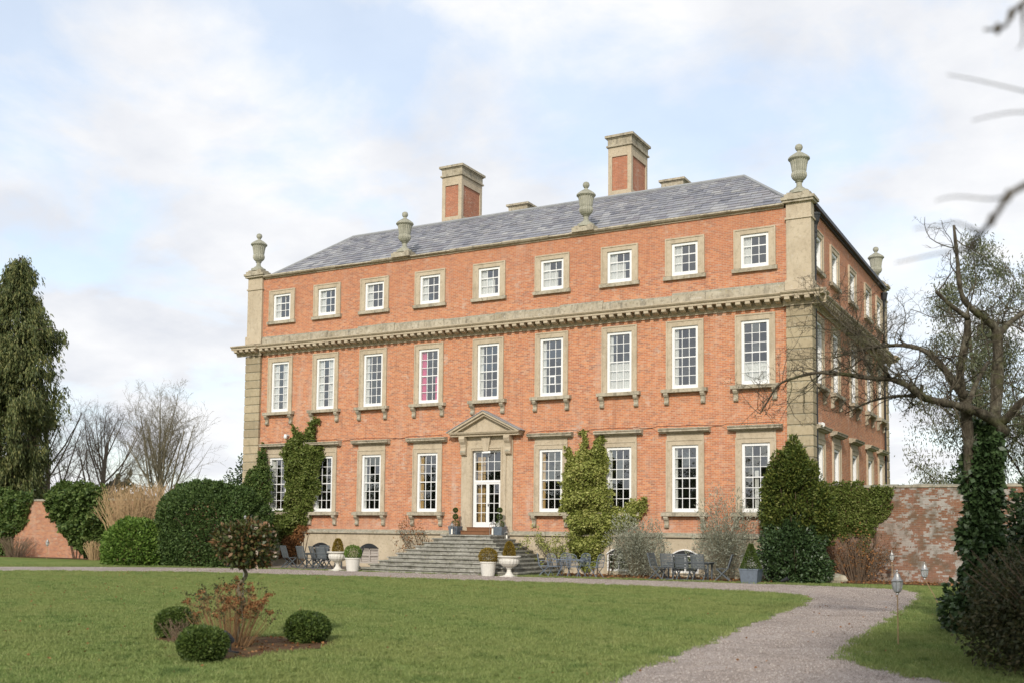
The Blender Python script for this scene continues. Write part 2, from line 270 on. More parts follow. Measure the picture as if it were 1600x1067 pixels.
# ------------------------------------------------------------------ mesh helpers
class MB:
    def __init__(s): s.v = []; s.f = []
    def add(s, vs_, fs):
        o = len(s.v); s.v += [tuple(x) for x in vs_]; s.f += [tuple(i+o for i in f) for f in fs]; return s
    def box(s, x0, x1, y0, y1, z0, z1):
        return s.add([(x0,y0,z0),(x1,y0,z0),(x1,y1,z0),(x0,y1,z0),(x0,y0,z1),(x1,y0,z1),(x1,y1,z1),(x0,y1,z1)],
                     [(0,3,2,1),(4,5,6,7),(0,1,5,4),(1,2,6,5),(2,3,7,6),(3,0,4,7)])
    def quad(s, a, b, c, d): return s.add([a, b, c, d], [(0, 1, 2, 3)])
    def prism(s, poly, a, b, axis='x'):
        """poly of 2d points extruded from a to b along axis; poly gives the other two coordinates in order"""
        n = len(poly)
        def P(p, t): return {'x': (t, p[0], p[1]), 'y': (p[0], t, p[1]), 'z': (p[0], p[1], t)}[axis]
        return s.add([P(p, a) for p in poly]+[P(p, b) for p in poly],
                     [tuple(range(n))[::-1], tuple(range(n, 2*n))]+[(i, (i+1) % n, n+(i+1) % n, n+i) for i in range(n)])
    def bar(s, a, b, w, h=None, roll=0):
        """rectangular bar from a to b"""
        h = h or w; a = Vector(a); b = Vector(b); d = (b-a).normalized()
        q = Vector((0, 0, 1)) if abs(d.z) < 0.9 else Vector((0, 1, 0))
        x = d.cross(q).normalized(); y = x.cross(d)
        c = [(-w/2, -h/2), (w/2, -h/2), (w/2, h/2), (-w/2, h/2)]
        return s.add([a+x*i+y*j for i, j in c]+[b+x*i+y*j for i, j in c], [(3,2,1,0),(4,5,6,7),(0,1,5,4),(1,2,6,5),(2,3,7,6),(3,0,4,7)])
    def tube(s, pts, rad, k=6, cap=True):
        pts = [Vector(p) for p in pts]; n = len(pts)
        if not hasattr(rad, '__len__'): rad = [rad]*n
        vs_ = []; ref = None
        for i in range(n):
            d = (pts[min(i+1, n-1)]-pts[max(i-1, 0)])
            d = d.normalized() if d.length > 1e-9 else Vector((0, 0, 1))
            if ref is None: ref = Vector((1, 0, 0)) if abs(d.x) < 0.8 else Vector((0, 1, 0))
            x = (ref-d*ref.dot(d)); x = x.normalized() if x.length > 1e-6 else d.orthogonal().normalized()
            ref = x; y = d.cross(x)
            for j in range(k):
                t = 2*PI*j/k; vs_.append(pts[i]+(x*math.cos(t)+y*math.sin(t))*rad[i])
        fs = [(i*k+j, i*k+(j+1) % k, (i+1)*k+(j+1) % k, (i+1)*k+j) for i in range(n-1) for j in range(k)]
        if cap: fs += [tuple(range(k))[::-1], tuple((n-1)*k+j for j in range(k))]
        return s.add(vs_, fs)
    def lathe(s, prof, k=20, c=(0, 0, 0), flute=None):
        """prof: (r,z[,flute depth]) list"""
        vs_ = []
        for q in prof:
            r, z = q[0], q[1]; fl = q[2] if len(q) > 2 else 0
            for j in range(k):
                t = 2*PI*j/k; rr = r*(1-fl*(j % 2)); vs_.append((c[0]+rr*math.cos(t), c[1]+rr*math.sin(t), c[2]+z))
        n = len(prof)
        fs = [(i*k+j, i*k+(j+1) % k, (i+1)*k+(j+1) % k, (i+1)*k+j) for i in range(n-1) for j in range(k)]
        fs += [tuple(range(k))[::-1], tuple((n-1)*k+j for j in range(k))]
        return s.add(vs_, fs)
    def mesh(s, name, mat, smooth=False):
        m = bpy.data.meshes.new(name); m.from_pydata(s.v, [], s.f); m.materials.append(MATS[mat])
        if smooth: m.polygons.foreach_set('use_smooth', [True]*len(m.polygons))
        m.update(); return m
    def build(s, name, mat, parent=None, loc=(0, 0, 0), smooth=False, rz=0):
        return link(name, s.mesh(name, mat, smooth), parent, loc, rz)
def link(name, mesh, parent=None, loc=(0, 0, 0), rz=0):
    o = bpy.data.objects.new(name, mesh); COL.objects.link(o); o.parent = parent; o.location = loc; o.rotation_euler = (0, 0, rz); return o
def tag(o, label=None, cat=None, group=None, kind=None):
    if label: o['label'] = label
    if cat: o['category'] = cat
    if group: o['group'] = group
    if kind: o['kind'] = kind
    return o
def thing(name, label, cat, loc=(0, 0, 0), rz=0, group=None):
    return tag(link(name, None, None, loc, rz), label, cat, group)
def copy_tree(o, parent=None, loc=None, rz=None, label=None):
    c = o.copy(); COL.objects.link(c); c.parent = parent
    if loc is not None: c.location = loc
    if rz is not None: c.rotation_euler = (0, 0, rz)
    if label: c['label'] = label
    for ch in [q for q in o.children]: copy_tree(ch, c)
    return c

def np_mesh(name, V, F, mat, smooth=False):
    """V (n,3), F (m,k) arrays -> mesh quickly"""
    m = bpy.data.meshes.new(name); V = np.asarray(V, np.float32); F = np.asarray(F, np.int32)
    m.vertices.add(len(V)); m.vertices.foreach_set('co', V.ravel())
    k = F.shape[1]; m.loops.add(F.size); m.loops.foreach_set('vertex_index', F.ravel())
    m.polygons.add(len(F)); m.polygons.foreach_set('loop_start', np.arange(len(F), dtype=np.int32)*k)
    if smooth: m.polygons.foreach_set('use_smooth', np.ones(len(F), bool))
    m.materials.append(MATS[mat]); m.update(calc_edges=True); m.validate(); return m
def unit(a): return a/np.maximum(np.linalg.norm(a, axis=1, keepdims=True), 1e-9)
def leaf_quads(P, D, L, Wd, rng, bend=0.15):
    """leaf-shaped quads at P pointing along D, random roll"""
    n = len(P); D = unit(D); q = rng.normal(size=(n, 3)); X = unit(np.cross(D, q)); Nn = np.cross(X, D)
    L = np.broadcast_to(np.asarray(L, float), (n,))[:, None]; Wd = np.broadcast_to(np.asarray(Wd, float), (n,))[:, None]
    mid = P+D*L*0.45+Nn*L*bend
    V = np.stack([P, mid-X*Wd/2, P+D*L, mid+X*Wd/2], 1).reshape(-1, 3)
    return V, np.arange(4*n).reshape(n, 4)
def leaves(name, mat, parent, P, D, L, Wd, rng, kind='stuff', bend=0.15):
    V, F = leaf_quads(np.asarray(P), np.asarray(D), L, Wd, rng, bend)
    o = link(name, np_mesh(name, V, F, mat), parent)
    if kind: o['kind'] = kind
    return o
def inpoly(X, Y, poly):
    r = np.zeros(len(X), bool); n = len(poly)
    for i in range(n):
        x0, y0 = poly[i]; x1, y1 = poly[(i+1) % n]
        c = ((y0 > Y) != (y1 > Y)); t = np.where(c, (x1-x0)*(Y-y0)/((y1-y0) if y1 != y0 else 1e-9)+x0, 0); r ^= c & (X < t)
    return r
def wob(P, s, rng_seed=0):
    """cheap smooth 3d noise in -1..1"""
    r = np.random.default_rng(rng_seed); a = np.zeros(len(P))
    for k in range(5):
        v = r.normal(size=3)*s*(1.0+0.5*k); a += np.sin(P@v+r.uniform(0, 6.28))/(1+0.4*k)
    return a/2.4

# ================================================================== GROUND
def sheet(name, poly, z, mat, kind='structure', th=0.0):
    m = MB(); n = len(poly); m.add([(x, y, z) for x, y in poly], [tuple(range(n))]); o = m.build(name, mat); tag(o, kind=kind)
    return o
def smooth_poly(p, it=2):
    for _ in range(it):
        q = []
        for i in range(len(p)):
            a = p[i]; b = p[(i+1) % len(p)]; q += [(a[0]*.75+b[0]*.25, a[1]*.75+b[1]*.25), (a[0]*.25+b[0]*.75, a[1]*.25+b[1]*.75)]
        p = q
    return p
g = MB(); g.box(-900, 900, -500, 1300, -1.0, 0.0); tag(g.build('lawn', 'lawn'), kind='structure')
GRAVEL = [(-60,-50),(-30,-22),(-19,-11.2),(-15,-8.1),(-11,-6.2),(-8,-5.3),(-4.6,-4.9),(0,-4.6),(6,-4.2),(12,-3.6),(14.8,-3.25),(19.0,-3.6),(20.2,-5),(20.7,-7.5),(20.95,-11.15),(21.33,-15.7),(21.44,-20.5),(21.61,-23.9),(21.95,-26.1),(22.6,-27.0),(23.3,-27.6),(28,-30),(40,-33),(40,-60),(20.0,-60),(19.7,-40),(19.40,-30.4),(19.17,-27.5),(18.83,-23.7),(18.33,-18.3),(18.04,-14.2),(17.75,-11.6),(17.2,-10.1),(16,-9.3),(11.1,-8.4),(6,-8.6),(0.3,-9.4),(-6,-10.1),(-11,-11.6),(-15,-14.6),(-30,-29),(-60,-56)]
GRAVEL = smooth_poly(GRAVEL, 2)
# irregular gravel edge where the turf creeps over it
_g2 = []
_rg = random.Random(3)
for i in range(len(GRAVEL)):
    a = Vector((*GRAVEL[i], 0)); b = Vector((*GRAVEL[(i+1) % len(GRAVEL)], 0)); L = (b-a).length; n = max(1, min(30, int(L/0.25)))
    nr = Vector((-(b-a).y, (b-a).x, 0)).normalized() if L > 0 else Vector((0, 0, 0))
    for k in range(n):
        p = a.lerp(b, k/n)+nr*_rg.gauss(0, 0.035); _g2.append((p.x, p.y))
sheet('gravel_path', _g2, 0.004, 'gravel')
BED_R = [(4.3,-0.1),(4.6,-3.2),(8,-3.7),(11,-3.5),(14.2,-3.0),(15.4,-1.3),(19,-0.4),(24,0.2),(24,1.75),(15.2,1.75),(15.2,-0.1)]
BED_L = [(-15.6,-0.1),(-17,-3.2),(-12,-4.6),(-8,-4.7),(-4.4,-4.6),(-4.2,-0.1)]
BED_M = smooth_poly([(10.2,-29.9),(10.9,-28.9),(12.3,-28.3),(13.5,-28.4),(13.9,-29.2),(13.75,-30.1),(13.75,-31.2),(13.3,-31.7),(12.7,-30.9),(11.4,-30.2)], 1)
BED_W = [(-60,-1.2),(-60,-2.4),(-30,-2.6),(-20,-2.7),(-15.7,-3.2),(-15.7,-1.2)]
sheet('flower_bed', BED_R, 0.008, 'soil'); sheet('paved_strip', BED_L, 0.012, 'paving')
sheet('flower_bed', BED_M, 0.010, 'soil'); sheet('flower_bed', BED_W, 0.006, 'soil')

# ================================================================== HOUSE
house = thing('country_house', 'large red brick country house of three storeys with stone cornice and urns', 'house')
XC = [-13.05, -9.94, -6.84, -3.42, 0, 3.42, 6.84, 9.94, 13.05]
SW = 1.208; HX = 15.31; DP = 18.2; WF = -0.04
ZT = (13.18, 14.63); ZF = (8.19, 10.91); ZG = (2.80, 5.71); DOOR = (2.07, 5.74, 0.79)
SY = [1.6, 4.9, 9.0, 13.1, 16.4]
def wall_panel(name, x0, x1, z0, z1, holes, parent, mat='brick', thick=0.32, loc=(0, 0, 0), rz=0):
    xs = sorted({x0, x1, *[h[0] for h in holes], *[h[1] for h in holes]}); zs = sorted({z0, z1, *[h[2] for h in holes], *[h[3] for h in holes]})
    m = MB()
    for i in range(len(xs)-1):
        for j in range(len(zs)-1):
            cx, cz = (xs[i]+xs[i+1])/2, (zs[j]+zs[j+1])/2
            if any(h[0] < cx < h[1] and h[2] < cz < h[3] for h in holes): continue
            m.quad((xs[i], WF, zs[j]), (xs[i+1], WF, zs[j]), (xs[i+1], WF, zs[j+1]), (xs[i], WF, zs[j+1]))
            m.quad((xs[i+1], WF+thick, zs[j]), (xs[i], WF+thick, zs[j]), (xs[i], WF+thick, zs[j+1]), (xs[i+1], WF+thick, zs[j+1]))
    for a, b, c, d in holes+[(x0, x1, z0, z1)]:
        y0, y1 = WF, WF+thick
        m.quad((a,y0,c),(a,y0,d),(a,y1,d),(a,y1,c)); m.quad((b,y0,c),(b,y1,c),(b,y1,d),(b,y0,d)); m.quad((a,y0,c),(a,y1,c),(b,y1,c),(b,y0,c)); m.quad((a,y0,d),(b,y0,d),(b,y1,d),(a,y1,d))
    return m.build(name, mat, parent, loc, rz=rz)
hs = SW/2
holes = []
for i, x in enumerate(XC):
    holes += [(x-hs, x+hs, *ZT), (x-hs, x+hs, *ZF)]
    if i != 4: holes.append((x-hs, x+hs, *ZG))
holes.append((-DOOR[2], DOOR[2], DOOR[0], DOOR[1]))
wall_panel('front_wall', -HX, HX, 1.70, 15.56, holes, house)
sh = []
for y in SY: sh += [(y-hs, y+hs, *ZT), (y-hs, y+hs, *ZF), (y-hs, y+hs, *ZG)]
wall_panel('side_wall', 0.21, DP, 0.0, 15.56, sh, house, loc=(HX+WF, 0, 0), rz=PI/2)
m = MB(); m.box(-HX, HX-0.01, DP-0.3, DP-0.01, 0, 15.55); m.box(-HX, -HX+0.3, 0.2, DP-0.31, 0, 15.55); m.build('back_wall', 'brick', house)

# plinth with basement window openings
BW = [(-9.94, 0.62), (-6.84, 0.6), (6.84, 0.55), (9.94, 0.62), (13.0, 0.62)]
ph = [(x-w, x+w, 0.18, 0.95) for x, w in BW]
pl = wall_panel('plinth', -HX-0.02, HX+0.02, 0.0, 1.70, ph, house, 'stone_plinth', 0.4, (0, -0.10, 0))
m = MB(); m.prism([(-0.25, 1.70), (-0.25, 1.76), (-0.20, 1.84), (-0.12, 1.90), (0.0, 1.90), (0.0, 1.70)], -HX, HX, 'x'); m.build('plinth_moulding', 'stone_worn', house)
m = MB(); m.box(HX-0.05, HX+0.12, 0.22, DP, 0, 1.75); m.build('side_plinth', 'stone_plinth', house)
for k, (x, w) in enumerate(BW):
    a = MB()      # segmental arch head closes the top of the square opening: flat black fill in place of a dark pane
    n = 10; pts = [(x-w, 1.0)]
    arc = [(x-w+2*w*i/n, 0.95+0.0+0.24*(1-((2*i/n)-1)**2)) for i in range(n+1)]
    win = MB()
    win.box(x-w, x-w+0.07, -0.10, -0.03, 0.18, 0.95); win.box(x+w-0.07, x+w, -0.10, -0.03, 0.18, 0.95); win.box(x-w+0.07, x+w-0.07, -0.10, -0.03, 0.18, 0.26); win.box(x-0.03, x+0.03, -0.10, -0.04, 0.26, 0.95)
    win.box(x-w+0.07, x-0.03, -0.095, -0.045, 0.56, 0.60); win.box(x+0.03, x+w-0.07, -0.095, -0.045, 0.56, 0.60); win.box(x-w+0.07, x+w-0.07, -0.10, -0.03, 0.88, 0.95)
    wo = win.build('basement_window', 'white_paint' if k > 1 else 'board_grey', house)
    b = MB()
    if k in (1, 4):
        for i in range(6): b.box(x-w+0.071, x+w-0.071, -0.025, 0.0, 0.27+i*0.105, 0.27+i*0.105+0.095)
        b.build('board', 'board_grey' if k == 1 else 'white_paint', wo)
    else:
        b.box(x-w+0.071, x+w-0.071, -0.02, -0.012, 0.2, 0.95); b.build('pane', 'window_glass', wo)
    hd = MB(); hd.prism([(x-w-0.04, 0.95)]+arc+[(x+w+0.04, 0.95)], -0.150, -0.125, 'y'); hd.build('arch_head', 'black_metal', wo)  # black sheet paints in the dark look of the arched pane
    if k > 1:
        hr = MB(); hr.tube([(px, -0.155, pz-0.02) for px, pz in arc], 0.035, 5); hr.build('arch_rim', 'white_paint', wo)

# corner piers of rusticated blocks
def block_mesh(w, d, h, name):
    b = 0.03; m = MB()
    # chamfered top and bottom edges make the V joints
    def ring(i, z): return [(i, i, z), (w-i, i, z), (w-i, d-i, z), (i, d-i, z)]
    vs_ = ring(b, 0)+ring(0, b)+ring(0, h-b)+ring(b, h)
    fs = [(3,2,1,0), (12,13,14,15)]
    for r in range(3):
        for j in range(4): fs.append((r*4+j, r*4+(j+1) % 4, r*4+4+(j+1) % 4, r*4+4+j))
    m.add(vs_, fs); return m.mesh(name, 'stone_block')
QH = (11.34-1.90)/21
qm = block_mesh(1.07, 0.62, QH-0.004, 'quoin_block')
for px, py in ((-15.47, -0.20), (14.40, -0.20), (14.40, DP-0.32)):
    core = MB(); core.box(px+0.05, px+1.02, py+0.05, py+0.57, 1.9, 11.335); co = core.build('quoin_pier', 'stone', house)
    for k in range(21):
        q = link('quoin_block', qm, co, (px+random.Random(k).uniform(-.004, .004), py, 1.90+k*QH))
    b = MB(); b.box(px-0.05, px+1.12, py-0.05, py+0.67, 0.0, 1.72); b.box(px-0.02, px+1.09, py-0.02, py+0.64, 1.72, 1.90); b.build('pier_base', 'stone_plinth', house)
    t = MB(); t.box(px+0.02, px+1.05, py+0.03, py+0.62, 12.3, 15.0); t.box(px-0.03, px+1.10, py-0.02, py+0.66, 15.0, 15.08); t.box(px+0.02, px+1.05, py+0.03, py+0.62, 15.08, 15.70)
    t.box(px-0.04, px+1.11, py-0.03, py+0.68, 12.0, 12.42); t.build('pilaster', 'stone', house)
    t = MB(); t.box(px-0.10, px+1.17, py-0.10, py+0.74, 15.70, 15.80); t.box(px-0.16, px+1.23, py-0.16, py+0.80, 15.80, 15.92); t.build('pilaster_cap', 'stone_worn', house)

# main cornice: profile in (outward, z)
PROF = [(0.0, 11.34), (0.06, 11.34), (0.06, 11.41), (0.11, 11.44), (0.11, 11.65), (0.52, 11.65), (0.52, 11.74), (0.57, 11.755), (0.62, 11.81), (0.62, 11.85), (0.10, 11.97), (0.0, 11.97)]
def cornice_run(m, a, b, face, axis, sgn):
    poly = [((face+sgn*o), z) for o, z in PROF]
    if (sgn > 0) != (axis == 'y'): poly = poly[::-1]
    if axis == 'x': m.prism(poly, a, b, 'x')
    else: m.prism(poly, a, b, 'y')
m = MB(); cornice_run(m, -14.3, 14.3, WF, 'x', -1)
# breaks forward over the corner piers (front) and returns along the side
for a, b in ((-16.05, -14.302), (14.302, 16.05)): cornice_run(m, a, b, WF-0.16, 'x', -1)
sd_ = MB(); poly = [(HX+o, z) for o, z in PROF]
sd_.prism(poly, 0.3, DP-0.4, 'y'); sd_.prism([(x+0.16, z) for x, z in poly], -0.29, 0.298, 'y'); sd_.prism([(x+0.16, z) for x, z in poly], DP-0.398, DP+0.6, 'y')
corn = m.build('cornice', 'stone', house); corn2 = sd_.build('side_cornice', 'stone', house)
mm_ = MB(); mm_.prism([(0, 11.46), (0.30, 11.49), (0.37, 11.53), (0.38, 11.647), (0, 11.647)], -0.105, 0.105, 'x')
mod = MB(); mod.add([(x, -y, z) for x, y, z in mm_.v], [f[::-1] for f in mm_.f]); mod_mesh = mod.mesh('modillion', 'stone')
n = 69
for k in range(n): link('modillion', mod_mesh, corn, (-14.1+28.2*k/(n-1), WF-0.12, 0))
for sx in (-1, 1):
    for k in range(4): link('modillion', mod_mesh, corn, (sx*(14.55+k*0.41), WF-0.28, 0))
n = 44
for k in range(n): link('modillion', mod_mesh, corn2, (HX+0.12+(0.16 if k in (0, n-1) else 0), 0.05+(DP-0.1)*k/(n-1), 0), PI/2)
# weathered blocking course: separate stones
rg = random.Random(11); x = -14.32; bc = MB(); bc.box(-14.32, 14.32, WF-0.03, WF-0.005, 11.9, 12.28); bco = bc.build('blocking_course', 'stone_worn', house)
while x < 14.3:
    w = min(rg.uniform(1.1, 2.2), 14.34-x); b = MB(); h = rg.uniform(-0.06, 0.07); o = rg.uniform(-0.012, 0.03)
    b.prism([(WF-0.03, 11.96), (WF-0.13-o, 11.96), (WF-0.12-o, 12.24+h), (WF-0.06, 12.34+h), (WF-0.03, 12.34+h)][::-1], x+0.005, x+w-0.005, 'x'); b.build('blocking_stone', 'stone_worn', bco); x += w
b = MB(); b.box(HX+0.004, HX+0.1, 0.35, DP-0.35, 11.96, 12.42); b.build('side_blocking_course', 'stone_worn', house)
# parapet coping with uneven stones
cp = MB(); cp.box(-14.3, 14.3, WF-0.06, 0.35, 15.56, 15.63); cpo = cp.build('parapet_coping', 'stone', house)
x = -14.32; rg = random.Random(5)
while x < 14.3:
    w = min(rg.uniform(0.9, 1.5), 14.34-x); h = rg.uniform(-0.02, 0.025); o = rg.uniform(-0.02, 0.03)
    b = MB(); b.prism([(0.35, 15.63), (WF-0.16-o, 15.63), (WF-0.22-o, 15.68+h), (WF-0.20-o, 15.74+h), (0.0, 15.80+h), (0.35, 15.80+h)][::-1], x+0.003, x+w-0.003, 'x'); b.build('coping_stone', 'stone_worn', cpo); x += w
b = MB(); b.box(HX-0.3, HX+0.10, 0.36, DP-0.36, 15.56, 15.63); b.box(HX-0.3, HX+0.24, 0.37, DP-0.37, 15.63, 15.79); b.build('side_coping', 'black_metal', house)
b = MB(); b.box(-HX-0.1, -HX+0.35, 0.36, DP-0.3, 15.56, 15.78); b.box(-14.3, 14.3, DP-0.35, DP+0.1, 15.56, 15.78); b.build('rear_coping', 'stone_worn', house)

# ---------------------------------------------------------------- windows
def sash_frame(w, h, bottom=0.16, y=-0.035):
    m = MB(); e = 0.12
    m.box(-w/2, -w/2+e, y, 0.10, 0, h); m.box(w/2-e, w/2, y, 0.10, 0, h); m.box(-w/2+e, w/2-e, y, 0.10, 0, bottom); m.box(-w/2+e, w/2-e, y, 0.10, h-0.12, h)
    return m
def sash_grid(w, h, rows, cols, meet, bottom=0.16, top=0.12, side=0.12):
    """bars and pane rectangles; meet = row index (from the bottom) after which the meeting rail sits"""
    m = MB(); x0, x1, z0, z1 = -w/2+side, w/2-side, bottom, h-top
    xs = [x0+(x1-x0)*i/cols for i in range(cols+1)]; zs = [z0+(z1-z0)*j/rows for j in range(rows+1)]
    t = 0.0135
    for i in range(1, cols): m.box(xs[i]-t, xs[i]+t, 0.032, 0.068, z0, z1)
    for j in range(1, rows):
        tt = 0.024 if j == meet else t
        for i in range(cols):
            m.box(xs[i]+(t if i else 0), xs[i+1]-(t if i < cols-1 else 0), 0.030 if j == meet else 0.034, 0.085 if j == meet else 0.066, zs[j]-tt, zs[j]+tt)
    return m, xs, zs
def rect_mesh(w, h, name='pane'):
    m = MB(); m.quad((-w/2, 0, -h/2), (w/2, 0, -h/2), (w/2, 0, h/2), (-w/2, 0, h/2)); return m.mesh(name, 'window_glass')
def surround_mesh(w, h, b, top, sill_h=0.0, frieze=0.0):
    m = MB(); y0, y1 = WF-0.06, 0.012
    m.box(-w/2-b, -w/2, y0, y1, 0, h); m.box(w/2, w/2+b, y0, y1, 0, h); m.box(-w/2-b, w/2+b, y0, y1, h, h+top)
    # outer raised fillet of the architrave
    e = 0.06; m.box(-w/2-b, -w/2-b+e, y0-0.025, y0, 0, h+top-e); m.box(w/2+b-e, w/2+b, y0-0.025, y0, 0, h+top-e); m.box(-w/2-b, w/2+b, y0-0.025, y0, h+top-e, h+top)
    if frieze:
        m.box(-w/2-b+0.02, w/2+b-0.02, y0+0.02, 0.012, h+top, h+top+frieze)
    return m.mesh('surround', 'stone')
def sill_mesh(w, z0, z1, proj, name='sill'):
    m = MB(); m.prism([(WF-proj, z0), (WF-proj, z1-0.03), (WF-0.02, z1), (0.0, z1), (0.0, z0)][::-1], -w/2, w/2, 'x'); return m.mesh(name, 'stone_worn')
def bracket_mesh():
    m = MB(); P = [(0, 0), (-0.24, 0), (-0.25, -0.08), (-0.20, -0.16), (-0.13, -0.22), (-0.10, -0.32), (-0.12, -0.40), (-0.15, -0.44), (-0.12, -0.50), (-0.04, -0.53), (0, -0.53)]
    m.prism([(WF+0.001+a, b) for a, b in P], -0.095, 0.095, 'x'); return m.mesh('bracket', 'stone_worn')
def hood_mesh(hw):
    m = MB(); P = [(0, 0), (-0.14, 0.0), (-0.18, 0.05), (-0.30, 0.07), (-0.30, 0.13), (-0.34, 0.17), (-0.34, 0.20), (0, 0.25)]
    m.prism([(WF+a, b) for a, b in P][::-1], -hw, hw, 'x'); return m.mesh('hood', 'stone_worn')
def curtain_mesh(w, h, mat, seed):
    rg = random.Random(seed); m = MB(); n = max(8, int(w*28)); v = []
    for i in range(n+1):
        x = w*i/n; y = 0.028*math.sin(i*1.9+rg.uniform(-.3, .3)); v += [(x, y, 0), (x, y, h)]
    m.add(v, [(2*i, 2*i+2, 2*i+3, 2*i+1) for i in range(n)]); return m.mesh('curtain', mat, True)
frame_meshes = {}
BR = bracket_mesh()
KIND = {
 'T': dict(h=ZT[1]-ZT[0], z=ZT[0], rows=3, meet=2, b=0.30, top=0.24),
 'F': dict(h=ZF[1]-ZF[0], z=ZF[0], rows=6, meet=3, b=0.255, top=0.27),
 'G': dict(h=ZG[1]-ZG[0], z=ZG[0], rows=6, meet=3, b=0.26, top=0.25)}
for k, d in KIND.items():
    d['frame'] = sash_frame(SW, d['h']).mesh('window', 'white_paint'); gm, d['xs'], d['zs'] = sash_grid(SW, d['h'], d['rows'], 3, d['meet']); d['grid'] = gm.mesh('glazing_bars', 'white_paint')
    d['side_frame'] = sash_frame(SW, d['h'], y=-0.04).mesh('window', 'white_paint')
    d['pane'] = rect_mesh(d['xs'][1]-d['xs'][0], d['zs'][1]-d['zs'][0]); d['sheet'] = rect_mesh(SW-0.2, d['h']-0.23)
    d['surround'] = surround_mesh(SW, d['h'], d['b'], d['top'], frieze=0.27 if k == 'G' else 0)
KIND['T']['sill'] = sill_mesh(SW+0.74, -0.19, -0.0, 0.15)
KIND['F']['sill'] = sill_mesh(SW+0.86, -0.18, -0.0, 0.27); KIND['G']['sill'] = KIND['F']['sill']
HOOD = hood_mesh(1.15)
prg = random.Random(42)
def window(k, loc, rz=0, detailed=True, curtains=()):
    d = KIND[k]; w = link('window', d['frame'] if detailed else d['side_frame'], house, (loc[0], loc[1], d['z']), rz)
    link('surround', d['surround'], w); link('sill', d['sill'], w)
    link('glazing_bars', d['grid'], w, (0, 0 if detailed else 0.045, 0))
    if detailed:
        for i in range(3):
            for j in range(d['rows']):
                p = link('pane', d['pane'], w, ((d['xs'][i]+d['xs'][i+1])/2, 0.05, (d['zs'][j]+d['zs'][j+1])/2))
                p.rotation_euler = (R(prg.gauss(0, 0.7)), 0, R(prg.gauss(0, 0.6)))
    else:
        link('pane', d['sheet'], w, (0, 0.095, d['h']/2+0.015))
    if k != 'T':
        for s_ in (-1, 1): link('bracket', BR, w, (s_*0.83, 0, -0.18))
    if k == 'G': link('hood', HOOD, w, (0, 0, d['h']+d['top']+0.27))
    for (x, cw, z0, ch, mat) in curtains:
        link('curtain', curtain_mesh(cw, ch, mat, int(x*100)+int(loc[0]*10)), w, (x, 0.115, z0))
    return w
FH, GH, TH = KIND['F']['h'], KIND['G']['h'], KIND['T']['h']
for i, x in enumerate(XC):
    tcur = [(-0.62, 0.42, 0.0, TH, 'curtain_white')]
    if i in (4, 5, 6): tcur.append((-0.2, 0.42, 0.0, TH*0.66, 'curtain_white'))
    window('T', (x, 0), curtains=tcur)
    if i == 3: fc = [(-0.66, 0.40, 0, FH, 'curtain_pink'), (0.28, 0.40, 0, FH*0.5, 'curtain_pink')]
    elif i in (0, 1): fc = [(-0.72, 0.50, 0, FH, 'curtain_white'), (0.1, 0.5, 0, FH, 'curtain_white')]
    elif i in (6,): fc = [(-0.66, 0.3, 0, FH, 'curtain_white'), (-0.5, 1.1, 0, FH*0.52, 'curtain_white')]
    elif i == 8: fc = [(-0.6, 1.2, 0, FH*0.36, 'curtain_white')]
    else: fc = [(-0.70, 0.36, 0, FH, 'curtain_white')]
    window('F', (x, 0), curtains=fc)
    if i != 4:
        gc = {0: [(-0.7, 0.4, 0, GH, 'curtain_white')], 3: [(-0.72, 0.40, 0, GH, 'curtain_gold')], 5: [(-0.72, 0.36, 0, GH, 'curtain_gold')], 8: [(-0.1, 0.16, 0, GH*0.6, 'curtain_white')]}.get(i, [(-0.72, 0.34, 0, GH, 'curtain_white')])
        window('G', (x, 0), curtains=gc)
for y in SY:
    for k in 'TFG': window(k, (HX+WF, y), PI/2, detailed=False)
# odd small pane with a white frame in one sash
b = MB(); zr = ZF[0]+0.13+(FH-0.23)/6*1
b.box(3.42-0.17, 3.42+0.17, 0.02, 0.06, zr+0.0, zr+0.05); b.box(3.42-0.17, 3.42+0.17, 0.02, 0.06, zr+0.36, zr+0.41); b.box(3.42-0.17, 3.42-0.12, 0.02, 0.06, zr+0.05, zr+0.36); b.box(3.42+0.12, 3.42+0.17, 0.02, 0.06, zr+0.05, zr+0.36); b.build('vent_frame', 'white_paint', house)

# ---------------------------------------------------------------- door case
dw, dz0, dz1 = DOOR[2], DOOR[0], DOOR[1]
m = MB(); m.box(-dw, -dw+0.09, 0, 0.12, dz0, dz1); m.box(dw-0.09, dw, 0, 0.12, dz0, dz1); m.box(-dw+0.09, dw-0.09, 0, 0.12, dz1-0.09, dz1); m.box(-dw+0.09, dw-0.09, -0.01, 0.12, 4.20, 4.32)
door = m.build('door', 'white_paint', house)
gm, xs, zs = sash_grid(2*dw, dz1-4.32, 3, 4, -1, 0.0, 0.09, 0.09); gm.build('glazing_bars', 'white_paint', door, (0, 0, 4.32))
fanp = rect_mesh(xs[1]-xs[0], zs[1]-zs[0])
for i in range(4):
    for j in range(3):
        p = link('pane', fanp, door, ((xs[i]+xs[i+1])/2, 0.05, 4.32+(zs[j]+zs[j+1])/2)); p.rotation_euler = (R(prg.gauss(0, .5)), 0, R(prg.gauss(0, .5)))
lw = dw-0.09; lh = 4.20-dz0
